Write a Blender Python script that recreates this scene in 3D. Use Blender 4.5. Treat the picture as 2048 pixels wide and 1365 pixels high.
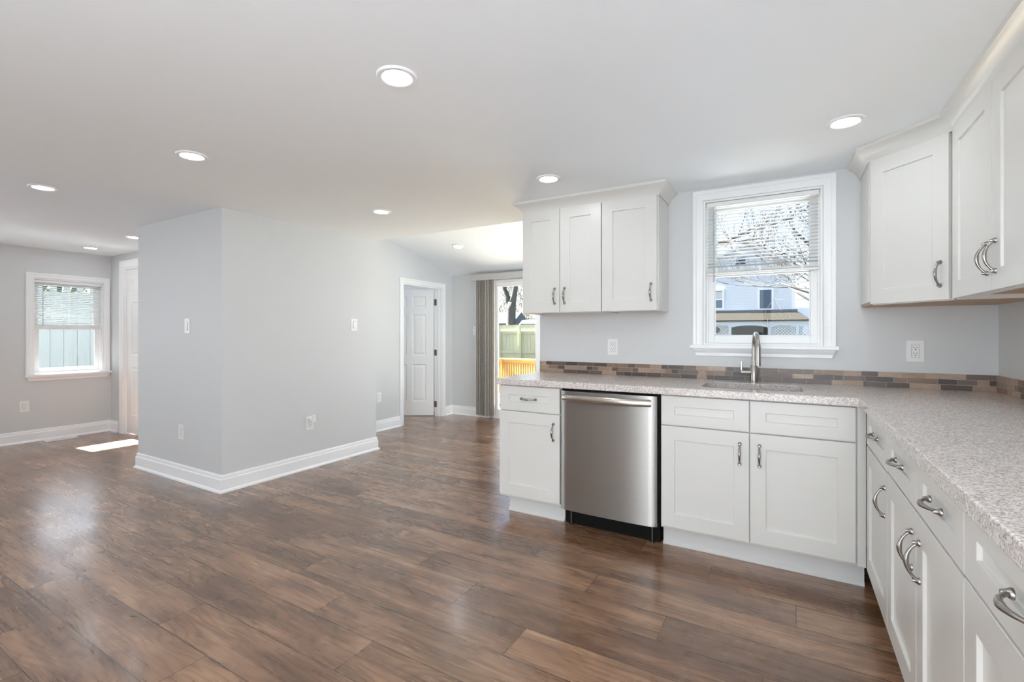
import bpy, bmesh, math, random
from mathutils import Vector, Matrix

for o in list(bpy.data.objects):
    bpy.data.objects.remove(o)
SC = bpy.context.scene
COL = SC.collection
PI = math.pi

# ------------------------------------------------------------------ camera
F_PX = 947.4
YAW = math.atan2(1575 - 1024, F_PX)
cam_d = bpy.data.cameras.new('camera')
cam_d.sensor_width = 36.0
cam_d.lens = F_PX / 2048 * 36.0
cam_d.shift_y = -14.5 / 2048
cam_d.clip_start = 0.05
cam_d.clip_end = 300
cam = bpy.data.objects.new('camera', cam_d)
COL.objects.link(cam)
cam.location = (0, 0, 1.207)
cam.rotation_euler = (PI / 2, 0, YAW)
SC.camera = cam

# ------------------------------------------------------------------ sky, sun, exposure
SKY_STRENGTH = 0.32
SUN_STRENGTH = 70.0
LAMP_STRENGTH = 37.0
FILL_STRENGTH = 4.2  # glow of the added fill windows
SC.view_settings.view_transform = 'Standard'
SC.view_settings.look = 'None'
SC.view_settings.exposure = 0.54
SC.view_settings.gamma = 1.0
SC.view_settings.use_curve_mapping = False
SUN_TRAVEL = Vector((1.0, 0.06, -1.0)).normalized()

world = bpy.data.worlds.new('sky')
SC.world = world
world.use_nodes = True
wn = world.node_tree
bg = wn.nodes['Background']
sky = wn.nodes.new('ShaderNodeTexSky')
sky.sky_type = 'NISHITA'
sky.sun_disc = False
sky.sun_elevation = math.radians(45)
sky.sun_rotation = math.radians(-93)
sky.air_density = 1.0
sky.dust_density = 2.5
sky.ozone_density = 1.0
wn.links.new(sky.outputs[0], bg.inputs[0])
bg.inputs[1].default_value = SKY_STRENGTH

sun_d = bpy.data.lights.new('sun', 'SUN')
sun_d.energy = SUN_STRENGTH
sun_d.angle = math.radians(0.6)
sun_d.color = (0.96, 0.985, 1.0)
sun = bpy.data.objects.new('sun', sun_d)
COL.objects.link(sun)
sun.rotation_euler = SUN_TRAVEL.to_track_quat('-Z', 'Y').to_euler()
sun.location = (-30, 0, 30)

SC.cycles.max_bounces = 14
SC.cycles.diffuse_bounces = 8
SC.cycles.glossy_bounces = 5
SC.cycles.transparent_max_bounces = 16
SC.cycles.caustics_reflective = False
SC.cycles.caustics_refractive = False
SC.cycles.sample_clamp_indirect = 10.0

# ------------------------------------------------------------------ helpers: properties
def tag(o, label=None, cat=None, group=None, kind=None):
    if label: o['label'] = label
    if cat: o['category'] = cat
    if group: o['group'] = group
    if kind: o['kind'] = kind
    return o

def empty(name, loc=(0, 0, 0), rotz=0.0, label=None, cat=None, group=None, kind=None):
    o = bpy.data.objects.new(name, None)
    COL.objects.link(o)
    o.empty_display_size = 0.05
    o.location = loc
    o.rotation_euler = (0, 0, rotz)
    return tag(o, label, cat, group, kind)

# ------------------------------------------------------------------ helpers: mesh builder
class MB:
    def __init__(self):
        self.v = []; self.f = []
    def add(self, vs, fs):
        b = len(self.v)
        self.v += [tuple(p) for p in vs]
        self.f += [tuple(i + b for i in f) for f in fs]
        return self
    def box(self, x0, x1, y0, y1, z0, z1):
        v = [(x0,y0,z0),(x1,y0,z0),(x1,y1,z0),(x0,y1,z0),(x0,y0,z1),(x1,y0,z1),(x1,y1,z1),(x0,y1,z1)]
        return self.add(v, [(3,2,1,0),(4,5,6,7),(0,1,5,4),(1,2,6,5),(2,3,7,6),(3,0,4,7)])
    def prism(self, poly, z0, z1):
        n = len(poly)
        v = [(p[0], p[1], z0) for p in poly] + [(p[0], p[1], z1) for p in poly]
        f = [tuple(range(n))[::-1], tuple(range(n, 2 * n))]
        f += [(i, (i + 1) % n, n + (i + 1) % n, n + i) for i in range(n)]
        return self.add(v, f)
    def tube(self, pts, radii, n=12, cap=True, squash=None):
        pts = [Vector(p) for p in pts]
        m = len(pts)
        if not hasattr(radii, '__len__'): radii = [radii] * m
        rings = []
        up = None
        for i in range(m):
            t = (pts[min(i + 1, m - 1)] - pts[max(i - 1, 0)]).normalized()
            if up is None:
                up = Vector((0, 0, 1)) if abs(t.z) < 0.9 else Vector((1, 0, 0))
            a = (up - t * up.dot(t)).normalized()
            b = t.cross(a)
            up = a
            sa, sb = (1, 1) if squash is None else squash
            rings.append([pts[i] + (a * math.cos(2*PI*k/n) * sa + b * math.sin(2*PI*k/n) * sb) * radii[i] for k in range(n)])
        v = [p for r in rings for p in r]
        f = []
        for i in range(m - 1):
            for k in range(n):
                k2 = (k + 1) % n
                f.append((i*n + k, i*n + k2, (i+1)*n + k2, (i+1)*n + k))
        if cap:
            f.append(tuple(range(n))[::-1]); f.append(tuple(range((m-1)*n, m*n)))
        return self.add(v, f)
    def lathe(self, prof, c=(0, 0, 0), n=32, axis='Z'):
        v = []
        for r, h in prof:
            for k in range(n):
                a = 2*PI*k/n
                if axis == 'Z': v.append((c[0] + r*math.cos(a), c[1] + r*math.sin(a), c[2] + h))
                elif axis == 'Y': v.append((c[0] + r*math.cos(a), c[1] + h, c[2] + r*math.sin(a)))
                else: v.append((c[0] + h, c[1] + r*math.cos(a), c[2] + r*math.sin(a)))
        f = []
        m = len(prof)
        for i in range(m - 1):
            for k in range(n):
                k2 = (k + 1) % n
                f.append((i*n + k, i*n + k2, (i+1)*n + k2, (i+1)*n + k))
        f.append(tuple(range(n))[::-1]); f.append(tuple(range((m-1)*n, m*n)))
        return self.add(v, f)
    def sweep(self, path, prof, to3d, closed=False):
        """profile (offset to the right of travel, height) swept along a flat path with mitred corners"""
        P = [Vector(p) for p in path]
        n = len(P)
        nrm = []
        for i in range(n if closed else n - 1):
            d = (P[(i + 1) % n] - P[i]).normalized()
            nrm.append(Vector((d.y, -d.x)))
        rings = []
        for i in range(n):
            if closed: a, b = nrm[i - 1], nrm[i]
            else:
                a = nrm[max(i - 1, 0)]; b = nrm[min(i, n - 2)]
            m = (a + b)
            m = m / max(m.dot(a), 1e-6) if m.length > 1e-6 else a
            rings.append([to3d(P[i].x + m.x * o, P[i].y + m.y * o, h) for o, h in prof])
        k = len(prof)
        v = [p for r in rings for p in r]
        f = []
        for i in range(n if closed else n - 1):
            j = (i + 1) % n
            for q in range(k):
                q2 = (q + 1) % k
                f.append((i*k + q, j*k + q, j*k + q2, i*k + q2))
        if not closed:
            f.append(tuple(range(k))); f.append(tuple(range((n-1)*k, n*k))[::-1])
        return self.add(v, f)
    def build(self, name, mat, parent=None, bevel=0.0, smooth=False, loc=None, rotz=0.0, segs=2, mats=None):
        me = bpy.data.meshes.new(name)
        me.from_pydata(self.v, [], self.f)
        bm = bmesh.new(); bm.from_mesh(me)
        bmesh.ops.recalc_face_normals(bm, faces=bm.faces)
        bm.to_mesh(me); bm.free()
        if smooth:
            for p in me.polygons: p.use_smooth = True
        me.materials.append(mat)
        o = bpy.data.objects.new(name, me)
        COL.objects.link(o)
        if parent: o.parent = parent
        if loc: o.location = loc
        if rotz: o.rotation_euler = (0, 0, rotz)
        if smooth == 'auto':
            smooth_by_angle(me)
        if bevel:
            b = o.modifiers.new('edge', 'BEVEL')
            b.width = bevel; b.segments = segs; b.limit_method = 'ANGLE'; b.angle_limit = math.radians(40)
            b.harden_normals = False
        return o

def smooth_by_angle(me, deg=35):
    bm = bmesh.new(); bm.from_mesh(me)
    for e in bm.edges:
        if len(e.link_faces) == 2:
            e.smooth = e.calc_face_angle(0) < math.radians(deg)
    bm.to_mesh(me); bm.free()

def copy_tree(o, parent=None):
    c = o.copy(); COL.objects.link(c)
    if parent: c.parent = parent
    for ch in [x for x in bpy.data.objects if x.parent == o]:
        copy_tree(ch, c)
    return c

# ------------------------------------------------------------------ helpers: materials
def srgb(r, g, b):
    def c(x):
        x /= 255.0
        return x / 12.92 if x <= 0.04045 else ((x + 0.055) / 1.055) ** 2.4
    return (c(r), c(g), c(b), 1.0)

class G:
    """node-graph shorthand"""
    def __init__(self, name):
        self.m = bpy.data.materials.new(name)
        self.m.use_nodes = True
        self.t = self.m.node_tree
        self.bsdf = self.t.nodes['Principled BSDF']
        self.out = self.t.nodes['Material Output']
    def node(self, typ, **kw):
        n = self.t.nodes.new(typ)
        for k, v in kw.items(): setattr(n, k, v)
        return n
    def put(self, sock, val):
        if hasattr(val, 'is_linked') or isinstance(val, bpy.types.NodeSocket):
            self.t.links.new(val, sock)
        else:
            sock.default_value = val
    def math(self, op, a, b=None, c=None):
        n = self.node('ShaderNodeMath', operation=op)
        self.put(n.inputs[0], a)
        if b is not None: self.put(n.inputs[1], b)
        if c is not None: self.put(n.inputs[2], c)
        return n.outputs[0]
    def pos(self, kind='Object'):
        return self.node('ShaderNodeTexCoord').outputs[kind]
    def sep(self, v):
        n = self.node('ShaderNodeSeparateXYZ'); self.put(n.inputs[0], v)
        return n.outputs
    def comb(self, x, y, z):
        n = self.node('ShaderNodeCombineXYZ')
        for i, q in enumerate((x, y, z)): self.put(n.inputs[i], q)
        return n.outputs[0]
    def noise(self, vec, scale, detail=3, rough=0.5, dist=0.0):
        n = self.node('ShaderNodeTexNoise')
        self.put(n.inputs['Vector'], vec)
        n.inputs['Scale'].default_value = scale
        n.inputs['Detail'].default_value = detail
        n.inputs['Roughness'].default_value = rough
        n.inputs['Distortion'].default_value = dist
        return n.outputs['Fac']
    def white(self, vec):
        n = self.node('ShaderNodeTexWhiteNoise', noise_dimensions='3D')
        self.put(n.inputs['Vector'], vec)
        return n.outputs['Value']
    def ramp(self, fac, stops, interp='LINEAR'):
        n = self.node('ShaderNodeValToRGB')
        n.color_ramp.interpolation = interp
        e = n.color_ramp.elements
        while len(e) < len(stops): e.new(0.5)
        for i, (p, c) in enumerate(stops):
            e[i].position = p; e[i].color = c
        self.put(n.inputs[0], fac)
        return n.outputs[0]
    def mix(self, fac, a, b, blend='MIX'):
        n = self.node('ShaderNodeMix', data_type='RGBA', blend_type=blend)
        self.put(n.inputs[0], fac); self.put(n.inputs[6], a); self.put(n.inputs[7], b)
        return n.outputs[2]
    def remap(self, v, a, b, c, d):
        n = self.node('ShaderNodeMapRange')
        self.put(n.inputs[0], v)
        for i, q in enumerate((a, b, c, d)): n.inputs[i + 1].default_value = q
        return n.outputs[0]
    def bump(self, h, strength=0.2, dist=0.01):
        n = self.node('ShaderNodeBump')
        n.inputs['Strength'].default_value = strength
        n.inputs['Distance'].default_value = dist
        self.put(n.inputs['Height'], h)
        self.t.links.new(n.outputs[0], self.bsdf.inputs['Normal'])
    def set(self, **kw):
        names = dict(color='Base Color', rough='Roughness', metal='Metallic', spec='Specular IOR Level',
                     emis='Emission Color', emis_s='Emission Strength', coat='Coat Weight', coat_r='Coat Roughness',
                     aniso='Anisotropic', aniso_r='Anisotropic Rotation', trans='Transmission Weight', tan='Tangent')
        for k, v in kw.items(): self.put(self.bsdf.inputs[names[k]], v)
        return self

def paint(name, col, rough=0.5, var=0.03, scale=6.0, bump=0.0, spec=0.5):
    g = G(name)
    n = g.noise(g.pos(), scale, 4, 0.55)
    c2 = tuple(min(1, x * (1 - var)) for x in col[:3]) + (1,)
    g.set(color=g.mix(n, col, c2), rough=rough, spec=spec)
    if bump:
        g.bump(g.noise(g.pos(), 260, 2), bump, 0.001)
    return g.m

def metal(name, col, rough, aniso=0.0, brush=None):
    g = G(name)
    p = g.pos()
    if brush:
        s = g.sep(p)
        v = g.comb(g.math('MULTIPLY', s[0], brush[0]), g.math('MULTIPLY', s[1], brush[1]), g.math('MULTIPLY', s[2], brush[2]))
        n = g.noise(v, 1.0, 4, 0.6)
        g.set(rough=g.remap(n, 0.2, 0.8, rough * 0.85, rough * 1.2))
        g.set(color=g.mix(n, col, tuple(x * 0.9 for x in col[:3]) + (1,)))
    else:
        n = g.noise(p, 40, 2)
        g.set(color=g.mix(n, col, tuple(x * 0.93 for x in col[:3]) + (1,)), rough=rough)
    g.set(metal=1.0)
    if aniso: g.set(aniso=aniso)
    return g.m

M = {}
M['wall'] = paint('wall_paint', srgb(215, 216, 216), 0.55, 0.02, 3, 0.05)
M['ceiling'] = paint('ceiling_paint', srgb(243, 247, 250), 0.7, 0.015, 2, 0.05)
M['trim'] = paint('trim_paint', srgb(245, 245, 245), 0.3, 0.01, 5)
M['cab'] = paint('cabinet_lacquer', srgb(223, 221, 216), 0.28, 0.012, 4)
M['door'] = paint('door_paint', srgb(238, 237, 235), 0.35, 0.012, 4)
M['plastic'] = paint('white_plastic', srgb(240, 240, 238), 0.3, 0.01, 30)
M['black'] = paint('black_plastic', srgb(7, 7, 7), 0.6, 0.2, 30, 0, 0.2)
M['slot'] = paint('dark_slot', srgb(40, 38, 36), 0.6, 0.1, 30)
M['maple'] = paint('raw_maple', srgb(196, 160, 124), 0.5, 0.25, 14)
M['toe'] = paint('toe_kick_shade', srgb(218, 218, 216), 0.35, 0.02, 4)  # a little darker than the cabinets, recess shade put into the colour
M['vinyl'] = paint('window_vinyl', srgb(240, 240, 239), 0.3, 0.01, 10)
M['nickel'] = metal('satin_nickel', (0.40, 0.38, 0.355, 1), 0.24)
M['brushed'] = metal('brushed_faucet_metal', (0.50, 0.47, 0.43, 1), 0.26)
M['hinge'] = metal('aged_hinge_metal', (0.22, 0.19, 0.16, 1), 0.4)
def mat_steel():
    g = G('brushed_stainless')
    s = g.sep(g.pos())
    n = g.noise(g.comb(g.math('MULTIPLY', s[0], 3.0), 0.0, g.math('MULTIPLY', s[2], 300.0)), 1.0, 3, 0.6)
    tn = g.node('ShaderNodeTangent', direction_type='RADIAL', axis='Z')
    g.set(color=g.mix(n, (0.46, 0.44, 0.415, 1), (0.40, 0.385, 0.365, 1)), metal=1.0, rough=0.38, aniso=0.85, aniso_r=0.25, tan=tn.outputs[0])
    return g.m
M['steel'] = mat_steel()
M['handle_steel'] = metal('polished_stainless', (0.66, 0.62, 0.56, 1), 0.2, 0.0, (260, 4, 4))
M['sink'] = metal('sink_stainless', (0.62, 0.61, 0.60, 1), 0.3)

def mat_lamp():
    g = G('lamp_diffuser')
    g.set(color=(0.9, 0.9, 0.88, 1), emis=(0.89, 0.95, 1.0, 1), emis_s=LAMP_STRENGTH)
    return g.m
M['lamp'] = mat_lamp()
def mat_fill_glow():  # glowing sheet for the added windows, serves as fill light
    g = G('fill_glow_sheet')
    g.set(color=(0.85, 0.85, 0.85, 1), rough=0.8, emis=(0.83, 0.925, 1.0, 1), emis_s=FILL_STRENGTH)
    return g.m
M['fill_glow'] = mat_fill_glow()

def mat_glass():
    g = G('window_glass')
    t = g.t
    tr = g.node('ShaderNodeBsdfTransparent'); tr.inputs[0].default_value = (0.97, 0.98, 0.98, 1)
    gl = g.node('ShaderNodeBsdfGlossy'); gl.inputs['Roughness'].default_value = 0.02
    fr = g.node('ShaderNodeFresnel'); fr.inputs[0].default_value = 1.22
    mx = g.node('ShaderNodeMixShader')
    t.links.new(fr.outputs[0], mx.inputs[0]); t.links.new(tr.outputs[0], mx.inputs[1]); t.links.new(gl.outputs[0], mx.inputs[2])
    t.links.new(mx.outputs[0], g.out.inputs['Surface'])
    return g.m
M['glass'] = mat_glass()

def mat_floor():
    g = G('laminate_planks')
    s = g.sep(g.pos())
    W, L = 0.187, 1.22
    ry = g.math('DIVIDE', g.math('ADD', s[1], 10 * W - 0.211 + 0.0), W)
    row = g.math('FLOOR', ry)
    fy = g.math('FRACT', ry)
    off = g.math('MULTIPLY', g.math('FLOORED_MODULO', g.math('MULTIPLY', row, 0.304), 1.0), L)
    rx = g.math('DIVIDE', g.math('ADD', g.math('ADD', s[0], 30.0), off), L)
    colm = g.math('FLOOR', rx)
    fx = g.math('FRACT', rx)
    r1 = g.white(g.comb(row, colm, 0.5))
    r2 = g.white(g.comb(row, colm, 7.5))
    ly = g.math('ADD', g.math('MULTIPLY', fy, W), g.math('MULTIPLY', r1, 40.0))
    lx = g.math('ADD', g.math('MULTIPLY', fx, L), g.math('MULTIPLY', r2, 40.0))
    # cathedral figure: a wandering heart line turned into rings
    wob = g.noise(g.comb(g.math('MULTIPLY', lx, 1.1), g.math('MULTIPLY', ly, 4.0), 0.0), 1.3, 2, 0.5)
    h = g.math('ADD', g.math('MULTIPLY', ly, 9.0), g.math('MULTIPLY', wob, 3.6))
    rings = g.math('FRACT', g.math('MULTIPLY', h, 3.2))
    rings = g.math('POWER', g.math('ABSOLUTE', g.math('SUBTRACT', g.math('MULTIPLY', rings, 2.0), 1.0)), 3.0)
    fine = g.noise(g.comb(g.math('MULTIPLY', lx, 1.3), g.math('MULTIPLY', ly, 48.0), 0.0), 1.5, 3, 0.5)
    broad = g.noise(g.comb(g.math('MULTIPLY', lx, 1.5), g.math('MULTIPLY', ly, 8.0), 1.0), 1.5, 2, 0.5, 0.1)
    tone = g.math('ADD', g.math('MULTIPLY', broad, 0.66), g.math('MULTIPLY', rings, -0.11))
    tone = g.math('ADD', tone, g.math('MULTIPLY', fine, 0.24))
    tone = g.math('ADD', tone, g.math('MULTIPLY', r1, 0.12))
    col = g.ramp(tone, [(0.29, srgb(92, 64, 46)), (0.43, srgb(116, 84, 61)), (0.54, srgb(141, 105, 79)), (0.70, srgb(172, 134, 103))])
    # plank joints
    ey = g.math('MINIMUM', fy, g.math('SUBTRACT', 1.0, fy))
    ex = g.math('MINIMUM', fx, g.math('SUBTRACT', 1.0, fx))
    jy = g.math('LESS_THAN', ey, 0.0095)
    jx = g.math('LESS_THAN', ex, 0.0013)
    j = g.math('MAXIMUM', jx, jy)
    col = g.mix(g.math('MULTIPLY', j, 0.85), col, srgb(42, 30, 24))
    smudge = g.noise(g.pos(), 1.7, 4, 0.6, 0.6)
    rg = g.math('ADD', g.remap(fine, 0.3, 0.7, 0.23, 0.29), g.remap(smudge, 0.35, 0.65, -0.03, 0.05))
    g.set(color=col, rough=rg, spec=0.8, coat=0.38, coat_r=0.16)
    hgt = g.math('SUBTRACT', g.math('MULTIPLY', fine, 0.25), j)
    g.bump(hgt, 0.10, 0.0010)
    return g.m
M['floor'] = mat_floor()

def mat_granite():
    g = G('speckled_quartz')
    p = g.pos()
    def vor(scale, off):
        n = g.node('ShaderNodeTexVoronoi')
        mp = g.node('ShaderNodeVectorMath', operation='ADD')
        g.put(mp.inputs[0], p); mp.inputs[1].default_value = (off, off * 2, off * 3)
        dn = g.node('ShaderNodeTexNoise'); g.put(dn.inputs['Vector'], mp.outputs[0]); dn.inputs['Scale'].default_value = scale * 1.3
        mm = g.node('ShaderNodeVectorMath', operation='MULTIPLY_ADD')
        g.put(mm.inputs[0], dn.outputs['Color']); mm.inputs[1].default_value = (0.9 / scale,) * 3; g.put(mm.inputs[2], mp.outputs[0])
        g.put(n.inputs['Vector'], mm.outputs[0])
        n.inputs['Scale'].default_value = scale
        return n.outputs['Distance'], g.sep(n.outputs['Color'])[0]
    d1, c1 = vor(170, 0.0)
    d2, c2 = vor(290, 3.1)
    base = g.ramp(c1, [(0.0, srgb(190, 180, 174)), (0.35, srgb(212, 203, 197)), (0.7, srgb(228, 220, 215)), (1.0, srgb(240, 234, 230))])
    dark = g.math('GREATER_THAN', c2, 0.86)
    dark = g.math('MULTIPLY', dark, g.math('LESS_THAN', d2, 0.55))
    base = g.mix(g.math('MULTIPLY', dark, 0.75), base, srgb(100, 91, 86))
    warm = g.math('LESS_THAN', c2, 0.12)
    base = g.mix(g.math('MULTIPLY', warm, 0.5), base, srgb(160, 132, 116))
    big = g.noise(p, 9, 3)
    base = g.mix(g.remap(big, 0.3, 0.7, 0.0, 0.25), base, srgb(222, 213, 208))
    g.set(color=base, rough=0.2, spec=0.5)
    return g.m
M['granite'] = mat_granite()

def mat_tile():
    g = G('stone_mosaic_tile')
    geo = g.node('ShaderNodeNewGeometry')
    r = geo.outputs['Random Per Island']
    col = g.ramp(r, [(0.0, srgb(98, 84, 76)), (0.16, srgb(122, 106, 96)), (0.30, srgb(86, 78, 74)), (0.44, srgb(178, 152, 132)),
                     (0.60, srgb(150, 124, 106)), (0.76, srgb(190, 166, 146)), (0.9, srgb(112, 98, 90))], 'CONSTANT')
    s = g.sep(g.pos())
    v = g.comb(g.math('MULTIPLY', s[0], 30.0), g.math('MULTIPLY', s[1], 30.0), g.math('MULTIPLY', s[2], 140.0))
    n = g.noise(v, 1.0, 4, 0.6)
    col = g.mix(g.remap(n, 0.25, 0.75, 0.0, 0.55), col, g.mix(0.5, col, srgb(60, 50, 46)))
    g.set(color=col, rough=0.3)
    return g.m
M['tile'] = mat_tile()
M['grout'] = paint('tile_grout', srgb(196, 184, 172), 0.8, 0.05, 60)

def mat_slat(tl=0.07):
    g = G('blind_slat_plastic')
    tr = g.node('ShaderNodeBsdfTranslucent'); tr.inputs[0].default_value = (0.9, 0.9, 0.88, 1)
    mx = g.node('ShaderNodeMixShader'); mx.inputs[0].default_value = tl
    g.set(color=srgb(238, 238, 236), rough=0.35)
    g.t.links.new(g.bsdf.outputs[0], mx.inputs[1]); g.t.links.new(tr.outputs[0], mx.inputs[2])
    g.t.links.new(mx.outputs[0], g.out.inputs['Surface'])
    return g.m
M['slat'] = mat_slat()
M['slat_bright'] = mat_slat(0.35)

def mat_vane():
    g = G('blind_vane_fabric')
    s = g.sep(g.pos())
    n = g.noise(g.comb(g.math('MULTIPLY', s[0], 400.0), g.math('MULTIPLY', s[1], 400.0), g.math('MULTIPLY', s[2], 60.0)), 1, 3)
    g.set(color=g.mix(n, srgb(236, 231, 224), srgb(218, 212, 205)), rough=0.7)
    tr = g.node('ShaderNodeBsdfTranslucent'); tr.inputs[0].default_value = (0.64, 0.61, 0.575, 1)
    mx = g.node('ShaderNodeMixShader'); mx.inputs[0].default_value = 0.3
    g.t.links.new(g.bsdf.outputs[0], mx.inputs[1]); g.t.links.new(tr.outputs[0], mx.inputs[2])
    g.t.links.new(mx.outputs[0], g.out.inputs['Surface'])
    return g.m
M['vane'] = mat_vane()
M['valance'] = paint('valance_vinyl', srgb(196, 193, 188), 0.5, 0.05, 90)

def wood(name, c1, c2, scale=(3, 3, 40), rough=0.7):
    g = G(name)
    s = g.sep(g.pos())
    n = g.noise(g.comb(*(g.math('MULTIPLY', s[i], float(scale[i])) for i in range(3))), 1.0, 4, 0.6, 0.4)
    g.set(color=g.mix(n, c1, c2), rough=rough)
    return g.m
M['railwood'] = wood('new_pine_rail', srgb(196, 162, 104), srgb(164, 126, 70), (4, 4, 20))
M['fence'] = wood('treated_pine_fence', srgb(206, 206, 176), srgb(182, 180, 146), (9, 9, 2))
M['deck'] = wood('deck_boards', srgb(200, 186, 160), srgb(176, 160, 132), (2, 20, 2))
M['bark'] = wood('tree_bark', srgb(62, 60, 56), srgb(42, 40, 37), (14, 14, 5), 0.9)
M['twig'] = wood('grey_twigs', srgb(58, 53, 49), srgb(44, 40, 36), (9, 9, 3), 0.9)
M['brush'] = wood('pale_brush', srgb(122, 116, 107), srgb(84, 79, 71), (2, 2, 2), 0.9)
M['grass'] = paint('winter_lawn', srgb(38, 38, 30), 0.9, 0.4, 2)
M['bounce_paving'] = paint('pale_bounce_slab', srgb(196, 198, 200), 0.8, 0.06, 2)  # for the paving added as a sun reflector
M['neighbor'] = wood('weathered_white_boards', srgb(122, 127, 126), srgb(100, 107, 105), (20, 24, 3), 0.8)
M['neighborwall'] = paint('white_stucco', srgb(218, 220, 222), 0.8, 0.05, 4)
M['hedge'] = paint('dark_shrub_leaves', srgb(70, 92, 70), 0.8, 0.5, 30)
M['shed'] = paint('blue_tarp', srgb(22, 42, 62), 0.6, 0.25, 5)
M['palegrey'] = paint('pale_blue_siding', srgb(110, 124, 132), 0.6, 0.08, 6)
M['carwhite'] = paint('white_car_paint', srgb(236, 238, 240), 0.2, 0.02, 4)
M['carglass'] = paint('dark_car_glass', srgb(44, 62, 78), 0.1, 0.1, 4)
M['navy'] = paint('navy_panel', srgb(48, 66, 88), 0.5, 0.1, 4)
M['shingle'] = paint('porch_shingles', srgb(40, 37, 31), 0.95, 0.3, 5, 0, 0.02)
M['flash'] = paint('dark_flashing', srgb(66, 68, 76), 0.6, 0.3, 6)
M['houseglass'] = paint('house_window_glass', srgb(84, 112, 134), 0.12, 0.4, 3)
M['shade'] = paint('roller_shade', srgb(196, 204, 200), 0.7, 0.06, 3)
M['redroof'] = paint('red_brick', srgb(176, 110, 92), 0.8, 0.2, 9)
M['whiteroof'] = paint('white_shingle_roof', srgb(238, 236, 230), 0.7, 0.06, 3)
M['porchdark'] = paint('porch_dark_tone', srgb(96, 96, 84), 0.8, 0.5, 4)  # dark tone for the shaded porch opening and the ornament

def mat_siding():
    g = G('clapboard_siding')
    s = g.sep(g.pos())
    fz = g.math('FRACT', g.math('MULTIPLY', s[2], 1 / 0.2))
    edge = g.math('LESS_THAN', fz, 0.1)
    n = g.noise(g.pos(), 1.2, 3)
    c = g.mix(n, srgb(226, 229, 231), srgb(214, 219, 223))
    g.set(color=g.mix(g.math('MULTIPLY', edge, 0.35), c, srgb(150, 164, 180)), rough=0.6)
    return g.m
M['siding'] = mat_siding()

# ------------------------------------------------------------------ structure
CZ = 2.165
YW = 3.35
XR = 0.934

def wall_mesh(mb, axis, u0, u1, z0, z1, n0, n1, holes=()):
    """a wall slab running along u with rectangular holes (ua,ub,za,zb); axis 'X' runs along X (thickness n in Y)"""
    us = sorted({u0, u1} | {h[0] for h in holes} | {h[1] for h in holes})
    zs = sorted({z0, z1} | {h[2] for h in holes} | {h[3] for h in holes})
    def solid(i, j):
        if i < 0 or j < 0 or i >= len(us) - 1 or j >= len(zs) - 1: return False
        cu, cz = (us[i] + us[i+1]) / 2, (zs[j] + zs[j+1]) / 2
        return not any(h[0] < cu < h[1] and h[2] < cz < h[3] for h in holes)
    def P(u, n, z): return (u, n, z) if axis == 'X' else (n, u, z)
    for i in range(len(us) - 1):
        for j in range(len(zs) - 1):
            if not solid(i, j): continue
            a, b, c, d = us[i], us[i+1], zs[j], zs[j+1]
            for n in (n0, n1):
                mb.add([P(a, n, c), P(b, n, c), P(b, n, d), P(a, n, d)], [(0, 1, 2, 3)])
            if not solid(i-1, j): mb.add([P(a, n0, c), P(a, n1, c), P(a, n1, d), P(a, n0, d)], [(0, 1, 2, 3)])
            if not solid(i+1, j): mb.add([P(b, n0, c), P(b, n1, c), P(b, n1, d), P(b, n0, d)], [(0, 1, 2, 3)])
            if not solid(i, j-1): mb.add([P(a, n0, c), P(b, n0, c), P(b, n1, c), P(a, n1, c)], [(0, 1, 2, 3)])
            if not solid(i, j+1): mb.add([P(a, n0, d), P(b, n0, d), P(b, n1, d), P(a, n1, d)], [(0, 1, 2, 3)])
    return mb

def weld(o):
    bm = bmesh.new(); bm.from_mesh(o.data)
    bmesh.ops.remove_doubles(bm, verts=bm.verts, dist=1e-5)
    bmesh.ops.recalc_face_normals(bm, faces=bm.faces)
    bm.to_mesh(o.data); bm.free()
    return o

def wall(name, label, axis, u0, u1, z0, z1, n0, n1, holes=()):
    o = wall_mesh(MB(), axis, u0, u1, z0, z1, n0, n1, holes).build(name, M['wall'])
    weld(o)
    return tag(o, label, 'wall', None, 'structure')

floor_mb = MB().box(-7.43, 1.08, -1.6, 2.70, -0.12, 0.0).box(-6.6, 1.08, 2.70, 3.50, -0.12, 0).box(-6.6, -1.65, 3.50, 5.87, -0.12, 0)
tag(floor_mb.build('floor', M['floor']), 'brown wood-look plank floor running through kitchen and rooms beyond', 'floor', None, 'structure')

K_HOLE = (-0.48, 0.18, 1.13, 2.083)
L_HOLE = (1.885, 2.515, 0.745, 1.83)
L_HOLE2 = (0.35, 0.98, 0.745, 1.83)
S_HOLE = (-3.66, -2.14, 0.0, 1.97)
H_HOLE = (4.665, 5.48, 0.0, 1.875)
E_HOLE = (-6.93, -6.10, 0.0, 2.0)
R_HOLES = [(-1.3, 0.75, 0.02, 2.08)]
L_HOLE4 = (-1.4, -0.25, 0.02, 2.05)
B_HOLE = (4.1, 5.4, 0.7, 1.8)
L_HOLE3 = (-1.3, -0.25, 0.02, 2.05)
A_HOLE = (4.2, 5.4, 0.5, 1.9)
wall('wall_back', 'light grey kitchen wall behind the sink and window', 'X', -1.692, 1.08, 0, CZ, YW, YW + 0.15, [K_HOLE])
wall('wall_right', 'light grey wall behind the right counter run', 'Y', -1.5, YW, 0, CZ, XR, XR + 0.146, [L_HOLE3])
wall('wall_left', 'light grey far left wall around the small window', 'Y', -1.5, 2.70, 0, 2.172, -7.43, -7.29, [L_HOLE, L_HOLE2, L_HOLE4])
wall('wall_entry', 'short grey wall holding the panel door at far left', 'X', -7.29, -5.07, 0, 2.172, 2.59, 2.70, [E_HOLE])
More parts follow.
